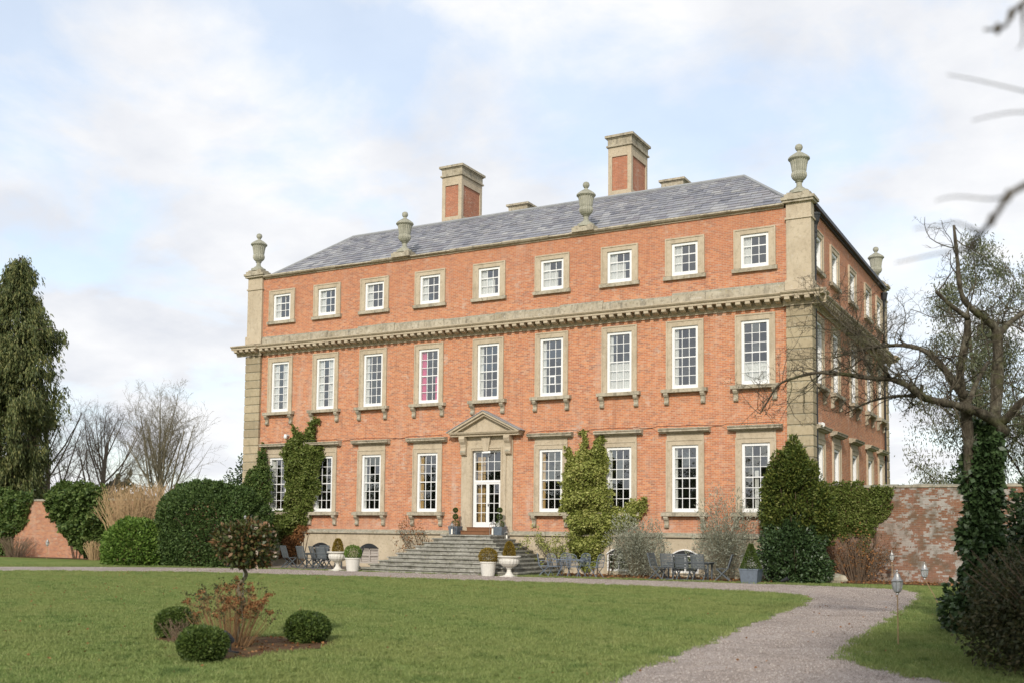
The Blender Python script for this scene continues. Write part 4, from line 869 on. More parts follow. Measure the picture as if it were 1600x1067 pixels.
# ---------------------------------------------------------------- trees beyond the walls
def conifer(c, H, seed):
    t = thing('conifer_tree', 'tall dark conifer with drooping sprays behind the ivy clad wall', 'tree', c); rng = np.random.default_rng(seed); rg = random.Random(seed)
    m = MB(); m.tube([(0, 0, 0), (0.1, 0, H*.5), (0, 0, H*.98)], [.45, .28, .04], 10)
    zs_ = [0.02, .1, .2, .3, .42, .52, .62, .72, .8, .88, .95, 1.0]; rs_ = [1.7, 2.0, 2.2, 2.3, 3.7, 3.2, 2.3, 2.6, 2.1, 1.1, .7, .1]
    P = []; D = []
    for k in range(430):
        z = H*(rg.random()**.9*.98+.01); Rz = float(np.interp(z/H, zs_, rs_))*rg.uniform(.5, 1.15); a = rg.uniform(0, 2*PI)
        b0 = np.array([0, 0, z-.2*Rz]); e = np.array([math.cos(a)*Rz, math.sin(a)*Rz, z+rg.uniform(-.1, .25)*Rz])
        if k % 3 == 0: m.tube([b0, (b0+e)/2+np.array([0, 0, .15*Rz]), e], [.07, .05, .02], 4)
        ns = int(5+7*Rz); kl = 13; tt = rng.uniform(.3, 1.03, ns)**.8; base = b0+(e-b0)*tt[:, None]; base[:, 2] += .15*Rz*np.sin(tt*PI)
        base = base+rng.normal(size=(ns, 3))*np.array([.26, .26, .1]); ln = rng.uniform(.45, 1.5, ns)
        f_ = rng.random((ns, kl)); q_ = np.repeat(base[:, None, :], kl, 1)+rng.normal(size=(ns, kl, 3))*.06; q_[:, :, 2] -= f_*ln[:, None]; q_[:, :, :2] += (f_**.5*.12)[:, :, None]*np.array([math.cos(a), math.sin(a)])
        P.append(q_.reshape(-1, 3)); D.append(np.array([math.cos(a)*.3, math.sin(a)*.3, -1.0])+rng.normal(size=(ns*kl, 3))*.28)
    m.build('trunk', 'bark_brown', t); P = np.concatenate(P); D = np.concatenate(D); k = P[:, 2] > .2; P = P[k]; D = D[k]
    leaves('crown', 'leaf_conifer', t, P, D, .30*rng.uniform(.6, 1.3, len(P)), .08, rng)
conifer((-38.6, 2.2, 0), 20.4, 61)
BARE = dict(n=[5, 6, 6, 5, 4], tip=[.55, .3, .25, .3, .4], wob=[.05, .07, .09, .11, .13], up=[.06, .11, .10, .08, .05], kids=[15, 10, 7, 6], start=[.10, .15, .15, .1], ang=[36, 40, 44, 48], rr=[.5, .5, .5, .6], lr=[1.15, .6, .58, .55], rmin=.007)
def bare_tree(c, label, L, r, seed, mat, group=None, P=BARE, trunks=1):
    t = thing('bare_tree', label, 'tree', c, group=group); segs = []; rg = random.Random(seed)
    for k in range(trunks):
        grow(segs, Vector((rg.uniform(-.3, .3)*(trunks > 1), rg.uniform(-.3, .3)*(trunks > 1), -.1)), Vector((rg.gauss(0, .22)*(trunks > 1), rg.gauss(0, .22)*(trunks > 1), 1)), L, r, 0, rg, P)
    tubes('trunk', [s_ for s_ in segs if s_[2] < 2], mat, t); tubes('crown', [s_ for s_ in segs if s_[2] >= 2], mat, t)
    return t
BX1, BY1, BX2, BY2 = -40.0, 6.2, -40.9, 11.7
bare_tree((-31.5, 9.0, 0), 'leafless tree with pale green branches fanning out behind the garden', 7.2, .22, 5, 'bark_pale', trunks=1)
BARE2 = dict(BARE, kids=[11, 8, 6, 5], lr=[.9, .6, .6, .55], ang=[38, 44, 48, 50])
bare_tree((BX1, BY1, 0), 'leafless brown twiggy tree right beside the tall conifer', 9.4, .2, 6, 'bark_far', P=BARE2, trunks=2)
bare_tree((BX2, BY2, 0), 'smaller leafless brown tree between conifer and the pale bare tree', 8.4, .2, 16, 'bark_far', P=BARE2, trunks=2)
bare_tree((-26.5, 24.0, 0), 'low far off leafless tree beside the house corner', 5.0, .16, 7, 'bark_far', P=BARE2)
t = thing('evergreen_bush', 'dark evergreen bush showing above the big hedge beside pale bare tree', 'bush', (-22.6, 8.5, 0))
hedge_obj(t, 'foliage', 'leaf_holly', (0, 0, 3.3), (2.0, 1.6, 3.2), 9000, .22, .10, 63, .3, 1.6, .7, .2); twig_core(t, (0, 0, 0), 4.5, 1.2, 20, 9)
# buff dead stems
def stems(name, label, cat, c, h, w, n, mat, seed, r=.012, spread=1.0):
    t = thing(name, label, cat, c); rg = random.Random(seed); m = MB()
    for i in range(n):
        a = rg.uniform(0, 2*PI); q = rg.random()**.6; b0 = Vector((math.cos(a)*q*w*.35, math.sin(a)*q*w*.3, 0)); hh = h*rg.uniform(.55, 1.0); e = b0+Vector((math.cos(a)*q*w*.65*spread+rg.gauss(0, .1*w), math.sin(a)*q*w*.4, hh))
        mid = b0.lerp(e, .55)+Vector((rg.gauss(0, .06), rg.gauss(0, .06), .12*h)); m.tube([b0, mid, e], [r, r*.8, r*.4], 3, cap=False)
        for _ in range(2):
            f = rg.uniform(.4, .9); s_ = mid.lerp(e, f); m.tube([s_, s_+Vector((rg.gauss(0, .2), rg.gauss(0, .2), rg.uniform(.1, .4)))*h*.28], [r*.6, r*.3], 3, cap=False)
    m.build('stem', mat, t)['kind'] = 'stuff'; return t
stems('dead_stem_clump', 'tall clump of dry buff stems behind the bright green bush', 'shrub', (-19.6, -4.0, 0), 4.3, 2.3, 520, 'straw', 71, .016)
stems('dead_stem_clump', 'low tuft of dry buff stems at the foot of the hanging ivy', 'plant', (-24.2, -2.6, 0), 1.1, .8, 110, 'straw', 72, .012)
stems('bare_shrub', 'tangled leafless brown shrub below triangle of ivy on old wall', 'shrub', (16.9, 1.0, 0), 2.0, 1.5, 130, 'bark_red', 73, .010, 1.3); rng = np.random.default_rng(77); P = rng.normal(size=(900, 3))*np.array([.75, .3, .5])+np.array([16.9, 1.0, .9]); leaves('dead_leaf', 'leaf_dead', bpy.data.objects[[o.name for o in bpy.data.objects if o.name.startswith('bare_shrub')][0]], P[P[:, 2] > .05]-np.array([16.9, 1.0, 0]), rng.normal(size=P[P[:, 2] > .05].shape), .10, .06, rng)
stems('bare_shrub', 'low bare brown shrub against brick wall between two ivy masses', 'shrub', (-31.6, -2.2, 0), 1.3, 1.6, 150, 'bark_red', 74, .012)
# leggy rose against the plinth
for x, lab, sd_, h in ((-3.6, 'leggy bare rose with red hips against the wall left of the steps', 75, 2.4), (3.9, 'thin wall shrub with yellowing leaves behind the wrought iron chairs', 76, 2.1)):
    t = thing('climbing_rose', lab, 'shrub', (x, -.45, 0), group='shrubs trained against the house'); segs = []; rg = random.Random(sd_); rng = np.random.default_rng(sd_)
    PR = dict(n=[6, 5, 4], tip=[.4, .3, .4], wob=[.12, .18, .2], up=[.04, .02, .0], kids=[5, 4], start=[.3, .3], ang=[50, 45], rr=[.55, .6], lr=[.5, .5], rmin=.006)
    for k in range(6): grow(segs, Vector((rg.uniform(-.2, .2), 0, 0)), Vector((rg.uniform(-.9, .5), rg.uniform(-.25, .05), 1)), h*rg.uniform(.7, 1.1), .022, 0, rg, PR)
    for pts, rad, lev in segs:
        for p in pts: p.y = max(-.9, min(.12, p.y))
    tubes('stem', segs, 'bark_grey', t)
    tips = np.array([list(s_[0][-1]) for s_ in segs if s_[2] == 2]); tips = np.repeat(tips, 3 if x < 0 else 9, 0)+rng.normal(size=(len(tips)*(3 if x < 0 else 9), 3))*np.array([.08, .05, .08])
    leaves('foliage', 'flower_brown' if x < 0 else 'leaf_ivy_yellow', t, tips, rng.normal(size=tips.shape), .09, .06, rng)

# eucalyptus-like evergreen beyond the wall
t = thing('evergreen_tree', 'tall loose grey green evergreen rising behind the old garden wall', 'tree', (23.9, 9.5, 0)); segs = []; rg = random.Random(81); rng = np.random.default_rng(81)
PE = dict(n=[7, 6, 5, 4], tip=[.3, .3, .3, .4], wob=[.06, .09, .12, .14], up=[.05, .06, .0, -.08], kids=[15, 7, 6], start=[.18, .25, .2], ang=[48, 42, 42], rr=[.42, .5, .5], lr=[.42, .55, .55], rmin=.010)
for k in range(4): grow(segs, Vector((k*1.0-1.3, 0, -.1)), Vector((rg.gauss(0, .12), rg.gauss(0, .1), 1)), 13.2, .16, 0, rg, PE)
tubes('trunk', segs, 'bark_brown', t); src = [s_[0] for s_ in segs if s_[2] >= 2]
P = []
for pts in src:
    for q in pts[1:]: P.append(list(q))
P = np.array(P); P = P[wob(P, .9, 82) > -.35]; P = np.repeat(P, 9, 0)+rng.normal(size=(len(P)*9, 3))*.26; P[:, 2] -= rng.random(len(P))*.4
leaves('crown', 'leaf_eucalyptus', t, P, np.array([0, 0, -.8])+rng.normal(size=P.shape)*.5, .19*rng.uniform(.6, 1.3, len(P)), .045, rng)
t = thing('evergreen_bush', 'small dark evergreen tip peeping over the old whitewashed wall', 'bush', (20.2, 8.0, 0))
hedge_obj(t, 'foliage', 'leaf_holly', (0, 0, 2.6), (.9, .9, 2.6), 4000, .18, .09, 83, .25, 2, .6, .2); twig_core(t, (0, 0, 0), 4, .5, 10, 10)
# far-off woods on the horizon
rng = np.random.default_rng(91); PP = []
for k in range(420):
    a = rng.uniform(-2.2, 1.4) if k < 300 else rng.uniform(1.4, 4.08); d = rng.uniform(170, 260); c = np.array([25+math.sin(a)*d, -43+math.cos(a)*d, 0]); h = rng.uniform(5, 9.5)
    q = unit(rng.normal(size=(130, 3)))*np.array([4.5, 4.5, h*.55])*rng.uniform(.6, 1, (130, 1))+c+np.array([0, 0, h*.5]); PP.append(q)
P = np.concatenate(PP); P = P[P[:, 2] > 0]
o = leaves('distant_wood', 'leaf_shade', None, P, rng.normal(size=P.shape), 1.5, 1.2, rng); tag(o, 'low wooded skyline far beyond the garden', 'wood', kind='stuff')
# woodland across the lawn behind the photographer (mirrored in the ground-floor panes)
PP = []
for k in range(90):
    x = -75+k*1.15+rng.normal(); y = -72-rng.uniform(0, 9)+abs(x)*-.05; h = rng.uniform(7, 10)
    q = unit(rng.normal(size=(240, 3)))*np.array([2.6, 2.6, h*.52])*rng.uniform(.55, 1, (240, 1))+np.array([x, y, h*.5]); PP.append(q)
P = np.concatenate(PP); P = P[P[:, 2] > 0]
o = leaves('belt_of_trees', 'leaf_holly', None, P, rng.normal(size=P.shape), .95, .8, rng); tag(o, 'dark belt of trees facing the house across the lawn', 'wood', kind='stuff')

# ---------------------------------------------------------------- gnarled bare tree on the right
LIMB = {'A':[(23.25,-20.45,-.1),(23.28,-20.41,1.17),(23.41,-20.25,3.01),(23.58,-20.02,4.15),(23.67,-19.85,5.54),(23.66,-19.91,6.18),(23.51,-20.12,6.38),(23.23,-20.52,6.60),(23.08,-20.74,6.90),(23.03,-20.82,7.60),(22.98,-20.79,8.26)],
'A2':[(23.66,-19.90,6.02),(23.80,-19.61,6.30),(24.14,-19.00,6.69),(24.61,-18.42,7.02)],'A3':[(23.58,-20.02,4.22),(23.81,-20.13,4.35),(24.16,-20.43,4.68),(24.74,-20.60,5.07)],
'B':[(23.12,-20.3,-.1),(23.12,-20.26,1.16),(23.15,-20.40,3.01),(23.13,-20.75,4.47),(23.06,-21.07,5.13),(23.21,-21.27,5.88),(23.26,-21.39,6.25)],'B1':[(23.26,-21.39,6.23),(22.98,-21.79,6.43),(22.76,-22.04,6.67)],
'BL':[(23.11,-20.90,4.78),(22.89,-21.16,5.13),(22.67,-21.31,5.45),(22.44,-21.34,5.66),(22.02,-21.24,5.81),(21.44,-21.10,5.83),(20.98,-20.90,5.81),(20.55,-20.67,5.74)],
'BL2':[(21.49,-21.07,5.83),(21.15,-20.94,6.05),(20.75,-20.84,6.43),(20.33,-20.65,6.90),(20.15,-20.54,7.15)],'BR':[(23.14,-20.75,4.50),(23.30,-20.47,5.04),(23.50,-19.94,5.56)],
'C':[(23.75,-20.03,4.09),(23.50,-20.54,4.37),(23.12,-21.10,4.52),(22.75,-21.65,4.58),(22.46,-22.05,4.66),(22.30,-22.26,4.82),(22.01,-22.55,4.95),(21.66,-22.74,4.97),(21.15,-22.91,5.06),(20.69,-23.06,5.09),(20.28,-23.05,5.02),(19.96,-22.99,4.91),(19.71,-22.87,4.62),(19.51,-22.73,4.38)],
'C1':[(22.46,-22.05,4.66),(22.48,-22.06,4.88)],'C2':[(22.36,-22.11,4.67),(21.91,-21.90,4.70),(21.52,-21.65,4.67),(21.23,-21.46,4.60),(20.88,-21.30,4.46)],
'C3':[(22.01,-22.55,4.95),(21.85,-22.89,5.19),(21.73,-23.09,5.53),(21.51,-23.24,5.89)],'C4':[(21.70,-22.72,4.97),(21.51,-22.63,5.37),(21.19,-22.56,5.21),(20.89,-22.53,5.56)]}
LR = {'A': (.27, .045), 'B': (.23, .09), 'A2': (.13, .05), 'A3': (.16, .08), 'B1': (.07, .05), 'BL': (.12, .03), 'BL2': (.055, .02), 'BR': (.08, .06), 'C': (.15, .018), 'C1': (.06, .045), 'C2': (.05, .018), 'C3': (.035, .014), 'C4': (.035, .014)}
t = thing('gnarled_tree', 'gnarled old leafless tree with long twisted limbs reaching towards the house', 'tree', (23.2, -20.35, 0)); O_ = Vector(t.location)
def catmull(p, k=4):
    p = [Vector(q) for q in p]; o = []
    for i in range(len(p)-1):
        a, b, c, d = p[max(i-1, 0)], p[i], p[i+1], p[min(i+2, len(p)-1)]
        for j in range(k):
            s_ = j/k; o.append(.5*((2*b)+(c-a)*s_+(2*a-5*b+4*c-d)*s_*s_+(3*b-a-3*c+d)*s_**3))
    return o+[p[-1]]
rg = random.Random(101); lim = MB(); tw = []
PT = dict(n=[7, 6, 5], tip=[.4, .35, .4], wob=[.27, .28, .25], up=[.02, .02, .03], kids=[5, 4], start=[.2, .2], ang=[52, 50], rr=[.55, .6], lr=[.55, .5], rmin=.0035)
for k, pts in LIMB.items():
    c = [q-O_ for q in catmull(pts)]; n = len(c); r0, r1 = LR[k]; r0 *= .95; r1 *= .6
    rad = [(r0+(r1-r0)*(i/(n-1))**.5)*(1+.10*math.sin(i*1.7+len(k))+rg.gauss(0, .03)) for i in range(n)]; lim.tube(c, rad, 9)
    if k in ('A', 'B', 'C1'): rngk = range(int(n*.6), n)
    else: rngk = range(int(n*.15), n)
    for i in rngk:
        for _ in range({'C': 2, 'BL': 2, 'BL2': 4, 'C2': 3, 'C3': 3, 'C4': 3, 'A2': 3}.get(k, 1)):
            if rg.random() < .62:
                d = Vector((rg.gauss(-.3, 1), rg.gauss(0, .8), rg.gauss(.35, .9))); grow(tw, c[i], d, rg.uniform(.4, 1.35), max(.007, min(.018, rad[i]*.35)), 0, rg, PT)
lim.build('trunk', 'bark_grey', t, smooth=True); tubes('crown', tw, 'bark_grey', t, (5, 4, 3))
# ivy round its foot
t = thing('trunk_ivy', 'glossy dark ivy wrapped round the foot of the gnarled tree', 'ivy', (23.2, -20.35, 0)); rng = np.random.default_rng(105)
PP = []; NN = []; _r = random.Random(106)
for k in range(34):
    z = _r.uniform(.1, 4.2); q = .10+.30*max(0, 1-z/2.6)
    p_, n_ = blob_points(520, (_r.gauss(.06*z, q*.7), _r.gauss(.03*z-.08, q*.5), z), (_r.uniform(.16, .34), _r.uniform(.16, .3), _r.uniform(.25, .6)), rng, .6, .35, 3.4, k, .02); PP.append(p_); NN.append(n_)
P = np.concatenate(PP); Nn = np.concatenate(NN); leaves('foliage', 'leaf_holly', t, P, mixdir(Nn+np.array([0, 0, -.6]), rng, .5), .13*rng.uniform(.6, 1.3, len(P)), .11, rng)
# dark shrubbery on the right
t = thing('dark_shrub', 'large shadowy mixed shrub spilling over the grass by the drive', 'shrub', (25.2, -25.6, 0)); rng = np.random.default_rng(111); PP = []; NN = []
for (c, r, n) in (((0, 0, .6), (1.75, 1.5, 1.15), 15000), ((-.7, .6, .9), (1.1, 1.2, .85), 8000), ((.6, -.4, .8), (1.2, 1.3, 1.0), 8000), ((1.6, 1.5, 1.3), (1.7, 1.5, 1.5), 9000)):
    P, Nn = blob_points(n, c, r, rng, .7, .28, 2.2, n+3, .03); PP.append(P); NN.append(Nn)
P = np.concatenate(PP); Nn = np.concatenate(NN); leaves('foliage', 'leaf_shade', t, P, mixdir(Nn, rng, .9), .085*rng.uniform(.5, 1.3, len(P)), .045, rng); twig_core(t, (0, 0, 0), 1.9, 1.9, 160, 12, 'bark_red', .012)
t = thing('holly_shrub', 'tall black green evergreen at the right behind the shadowy shrub', 'shrub', (25.1, -19.6, 0))
hedge_obj(t, 'foliage', 'leaf_holly', (0, 0, 1.6), (1.55, 1.5, 1.95), 24000, .12, .08, 113, .3, 2.4, .6); twig_core(t, (0, 0, 0), 2.8, 1.2, 30, 13)

# overhanging bare tree close to the camera, its twigs hang into the view
t = thing('overhanging_tree', 'out of focus bare twigs hanging close overhead against the sky', 'tree', (28.6, -39.5, 0)); O_ = Vector(t.location)
NEAR = {'n1':[(25.23,-40.20,3.09),(25.10,-40.15,3.05),(25.06,-40.17,3.02),(25.03,-40.18,2.97),(24.98,-40.09,2.94),(24.94,-40.00,2.92)],'n2':[(25.19,-39.93,3.74),(25.10,-39.97,3.67),(25.07,-39.98,3.64),(25.05,-39.99,3.60),(24.99,-39.91,3.64)],
'n3':[(25.23,-39.65,3.45),(25.08,-39.63,3.53),(24.94,-39.59,3.61),(24.84,-39.54,3.67)],'n4':[(25.23,-39.76,3.37),(25.09,-39.84,3.38),(25.02,-39.88,3.37),(24.94,-39.81,3.39)],'n5':[(25.06,-40.17,3.02),(25.01,-40.09,3.04),(24.91,-40.03,3.08),(24.83,-39.85,3.13)],
'n6':[(24.98,-40.09,2.94),(24.92,-40.13,2.97),(24.86,-40.05,2.99),(24.78,-39.98,3.01)],'n7':[(24.94,-40.00,2.92),(24.84,-39.83,2.96),(24.65,-39.48,3.03)],'n8':[(25.10,-39.97,3.67),(25.10,-39.96,3.56),(25.08,-39.86,3.58)]}
m = MB(); hub = Vector((27.6, -39.7, 4.6)); m.tube([Vector((28.6, -39.5, -.1))-O_, Vector((28.5, -39.5, 2.5))-O_, hub-O_, Vector((27.3, -40, 7))-O_], [.2, .17, .12, .06], 8); m.build('trunk', 'bark_grey', t, smooth=True)
m = MB(); rg = random.Random(121)
for k, pts in NEAR.items():
    c = [q-O_ for q in catmull(pts, 3)]; r0 = {'n1': .013, 'n2': .011}.get(k, .004)
    if k in ('n1', 'n2', 'n3', 'n4'): c = [hub-O_, (hub-O_).lerp(c[0], .6)+Vector((0, 0, .1))]+c
    m.tube(c, [r0*(1.6 if i < 2 else 1-.6*i/len(c)) for i in range(len(c))], 5)
    if k in ('n1', 'n2'):
        for q in c[4::4]: m.lathe([(.004, -.018), (.011, -.006), (.010, .008), (.003, .02)], 6, q)
m.build('crown', 'bark_grey', t)
# evergreen behind the photographer whose shade falls across the drive
t = thing('shade_tree', 'broad evergreen oak beside the drive shading the gravel', 'tree', (30.0, -46.5, 0)); rng = np.random.default_rng(131); rg = random.Random(131); segs = []
PS = dict(n=[6, 5, 4], tip=[.5, .3, .3], wob=[.05, .1, .12], up=[.05, .08, .02], kids=[9, 6], start=[.35, .3], ang=[50, 45], rr=[.5, .5], lr=[.55, .6], rmin=.02)
grow(segs, Vector((0, 0, -.1)), Vector((.05, .12, 1)), 9.5, .35, 0, rg, PS); tubes('trunk', segs, 'bark_brown', t)
P = []
for c, r, n in (((-1.2, 2.5, 9.5), (2.6, 3.2, 2.2), 7500), ((-.5, 4.5, 11.4), (3.2, 3.8, 2.4), 11000), ((.5, 6.5, 13.0), (2.8, 3.2, 2.0), 8000), ((2.6, 3.2, 10.0), (2.6, 2.6, 1.8), 6500)):
    q, _ = blob_points(n, c, r, rng, .8, .25, 1.2, n, 5); P.append(q)
P = np.concatenate(P); leaves('crown', 'leaf_holly', t, P, rng.normal(size=P.shape), .22, .13, rng)

# ---------------------------------------------------------------- island bed in the lawn
def box_ball(label, c, r, seed, h=None):
    t = thing('box_ball', label, 'shrub', (c[0], c[1], 0), group='clipped box balls round the island bed'); h = h or r
    hedge_obj(t, 'foliage', 'leaf_box', (0, 0, h*.92), (r, r, h), 9500, .055, .034, seed, .10, 5.0, .24, .01, sq=2.3, kdir=1.0); twig_core(t, (0, 0, 0), h*1.2, r*.7, 14, seed, r=.012)
box_ball('clipped box ball on the far side of the bed beside pinkish dry stems', (10.55, -29.45), .345, 141, .27)
box_ball('squat clipped box ball at the front tip of the island bed', (13.45, -31.65), .335, 142, .275)
box_ball('clipped box ball at the soil edge beside brown hydrangea heads', (13.05, -28.75), .375, 143, .275)
t = thing('magnolia_standard', 'mop headed small tree with bronze leaves on twisted bare stem', 'tree', (12.11, -29.44, 0)); O_ = Vector(t.location); rng = np.random.default_rng(145)
ST = [(12.11,-29.44,-.02),(12.07,-29.47,.25),(12.09,-29.48,.48),(12.20,-29.46,.71),(12.12,-29.52,.90),(12.12,-29.50,1.02),(12.24,-29.46,1.18),(12.19,-29.50,1.36),(12.24,-29.55,1.7)]
m = MB(); c = [q-O_ for q in catmull(ST, 4)]; m.tube(c, [.055-.03*i/len(c) for i in range(len(c))], 8)
for k in range(22):
    a = k*2.4; m.tube([(.1, -.08, 1.3), (.1+.25*math.cos(a), -.08+.25*math.sin(a), 1.5+.02*k), (.1+.45*math.cos(a), -.08+.45*math.sin(a), 1.55+.025*k)], [.014, .01, .005], 4)
m.build('trunk', 'bark_pale', t, smooth=True)
P, Nn = blob_points(3000, (.13, -.08, 1.74), (.58, .5, .45), rng, .6, .2, 4, 145, .2); leaves('crown', 'leaf_magnolia', t, P, mixdir(Nn+np.array([0, 0, .25]), rng, .85), .10*rng.uniform(.6, 1.25, len(P)), .055, rng, bend=.25)
t = thing('hydrangea', 'leggy hydrangea with dry russet flower heads under the mop headed tree', 'shrub', (12.35, -29.9, 0)); rg = random.Random(151); rng = np.random.default_rng(151); m = MB(); H_ = []; Dk = []
for k in range(150):
    a = rg.uniform(0, 2*PI); q = rg.random()**.55; e = Vector((math.cos(a)*q*.98, math.sin(a)*q*.6, rg.uniform(.5, 1.22)*(1-.22*q))); b0 = Vector((e.x*.42, e.y*.42, 0)); mid = b0.lerp(e, .5)+Vector((e.x*.1, e.y*.1, .08)); m.tube([b0, mid, e], [.006, .0045, .003], 4)
    (H_ if (e.x > .0 or rg.random() < .25) and rg.random() < .6 else Dk).append(e)
    if rg.random() < .6:
        f = mid.lerp(e, .4); g_ = f+Vector((rg.gauss(0, .14), rg.gauss(0, .14), rg.uniform(.08, .25))); m.tube([f, g_], [.005, .003], 3); (Dk if rg.random() < .6 else H_).append(g_)
m.build('stem', 'stem_brown', t)['kind'] = 'stuff'
for nm, L_, mat, k, sz in (('flower_head', H_, 'flower_brown', 20, .04), ('seed_head', Dk, 'leaf_shade', 9, .035)):
    P = np.repeat(np.array([list(q) for q in L_]), k, 0); P = P+unit(rng.normal(size=P.shape))*np.array([.055, .055, .03])*rng.random((len(P), 1))**.4; leaves(nm, mat, t, P, rng.normal(size=P.shape), sz, sz*.8, rng)
stems('dead_stem_clump', 'reddish dry stems beside far clipped box ball', 'plant', (11.2, -29.95, 0), .42, .5, 50, 'bark_red', 155, .005)
P = np.stack([rng.uniform(10.3, 13.9, 900), rng.uniform(-32, -28.4, 900), rng.uniform(.012, .05, 900)], 1)[:450]; P = P[inpoly(P[:, 0], P[:, 1], BED_M)]
o = leaves('fallen_leaves', 'leaf_dead', None, P, rng.normal(size=P.shape)*np.array([1, 1, .15]), .07, .05, rng); tag(o, 'brown fallen leaves lying on the island bed soil', 'leaves', kind='stuff')
t = thing('garden_spotlight', 'black garden spotlight on a spike in the island bed', 'lamp', (13.0, -30.6, 0))
m = MB(); m.bar((0, 0, -.05), (0, 0, .16), .025); m.bar((-.1, 0, .02), (.22, -.05, .02), .03); m.build('spike', 'black_metal', t); m = MB(); m.tube([(0, .05, .17), (-.02, -.02, .24), (-.05, -.12, .30)], [.05, .06, .075], 10); m.build('head', 'black_metal', t)

# ---------------------------------------------------------------- lanterns on stakes
def stake_lantern(label, loc, h, s_=1.0, lean=(0, 0), cat='lantern', pale=False):
    t = thing('stake_lantern', label, 'lantern', loc, group='garden lanterns on stakes')
    tp = Vector((lean[0], lean[1], h)); m = MB(); m.tube([(0, 0, -.1), tp*.5, tp], .011*s_, 6); m.build('stake', 'straw' if not pale else 'steel', t)
    m = MB(); m.lathe([(.012, 0), (.03, .01), (.022, .035), (.05, .05), (.066, .062), (.066, .072)], 12, tp); m.build('base', 'steel', t)
    m = MB(); m.lathe([(.06, .072), (.082, .13), (.094, .20), (.090, .245)], 8, tp); m.build('glass', 'lantern_glass' if not pale else 'candle', t)
    m = MB()
    for k in range(8):
        a = 2*PI*k/8; m.tube([tp+Vector((math.cos(a)*r_, math.sin(a)*r_, z)) for r_, z in ((.062, .072), (.084, .13), (.096, .20), (.092, .245))], .004, 4)
    m.build('cage', 'steel', t)
    m = MB(); m.lathe([(.105, .245), (.108, .255), (.08, .285), (.058, .33), (.045, .375), (.022, .39), (.014, .41), (.024, .43), (.014, .45), (.003, .465)], 12, tp); m.build('cap', 'steel', t)
    if s_ != 1: t.scale = (s_, s_, 1)
stake_lantern('garden lantern on straight stake where grass meets gravel drive', (22.16, -23.3, 0), .91)
stake_lantern('garden lantern on leaning stake beside the shadowy shrub', (21.75, -13.2, 0), .78, lean=(-.42, -.1))
stake_lantern('small garden lantern in front of the whitewashed old wall', (18.3, .7, 0), .85)
stake_lantern('small garden lantern in front of the brick wall between ivy masses', (-27.2, -3.4, 0), .72)
stake_lantern('pale lantern top showing above the bronze leaved mop headed tree', (11.25, -28.47, 0), 1.78, pale=True)

# ---------------------------------------------------------------- pots, urns, topiary by the steps
def pot_ball(label, loc, tall):
    t = thing('potted_box', label, 'pot plant', loc, group='white pots of clipped box by the steps'); m = MB(); m.lathe([(.25, 0), (.27, .02), (.335, .55), (.36, .56), (.36, .62), (.32, .62), (.31, .52)], 24); m.build('pot', 'white_stone', t, smooth=False)
    hedge_obj(t, 'foliage', 'leaf_bright' if tall else 'leaf_topiary_gold', (0, 0, .83), (.40, .40, .36), 3000, .06, .03, int(loc[0]*9)+200, .06, 5, .25, .5)
pot_ball('round white pot with clipped green box ball beside the left urn', (-4.25, -4.85, 0), True); pot_ball('round white pot with yellowish box mound beside the right urn', (2.95, -4.95, 0), False)
UG = [(.27, 0), (.27, .05), (.20, .07), (.17, .10), (.10, .20), (.085, .30), (.12, .33), (.12, .36), (.16, .40, .03), (.32, .47, .05), (.41, .56, .05), (.44, .66, .05), (.42, .76, .03), (.43, .80), (.50, .83), (.50, .87), (.44, .88), (.38, .84)]
for loc, lab in (((-5.35, -4.55, 0), 'white stone pedestal urn with gold cone near the folding chairs'), ((3.85, -4.75, 0), 'white stone pedestal urn with gold cone near the wrought iron chairs')):
    t = thing('garden_urn', lab, 'urn', loc, group='white urns flanking the steps'); m = MB(); m.lathe(UG, 36); m.box(-.29, .29, -.29, .29, -.02, .04); m.build('bowl', 'white_stone', t)
    rng = np.random.default_rng(int(loc[0]*10)+300); z = rng.random(2200); a = rng.uniform(0, 2*PI, 2200); rr = (.23*np.sqrt(1-z**1.6)+.02)*(1-.3*rng.random(2200)**2); P = np.stack([np.cos(a)*rr, np.sin(a)*rr, .84+.62*z], 1)
    leaves('foliage', 'leaf_topiary_gold', t, P, mixdir(np.stack([np.cos(a), np.sin(a), .8+0*a], 1), rng, .5), .06, .03, rng)
def topiary(label, loc):
    t = thing('topiary_planter', label, 'planter', loc, group='three ball topiary planters by the door'); m = MB(); m.add([(-.2,-.2,0),(.2,-.2,0),(.2,.2,0),(-.2,.2,0),(-.26,-.26,.40),(.26,-.26,.40),(.26,.26,.40),(-.26,.26,.40)], [(3,2,1,0),(4,5,6,7),(0,1,5,4),(1,2,6,5),(2,3,7,6),(3,0,4,7)]); m.build('planter', 'zinc', t)
    m = MB(); m.tube([(0, 0, .4), (.01, 0, 1.3)], .014, 6); m.build('stem', 'bark_brown', t)
    for z, r in ((.48, .22), (.86, .125), (1.17, .11)): hedge_obj(t, 'ball', 'leaf_box', (0, 0, z), (r, r, r), 1300, .035, .02, int(z*100), .05, 9, .3, .3)
topiary('zinc planter with three ball topiary on the side of the door nearer the bare rose', (-1.32, -.75, 1.70)); topiary('zinc planter with three ball topiary on the side of the door nearer the ivy', (1.12, -.75, 1.70))
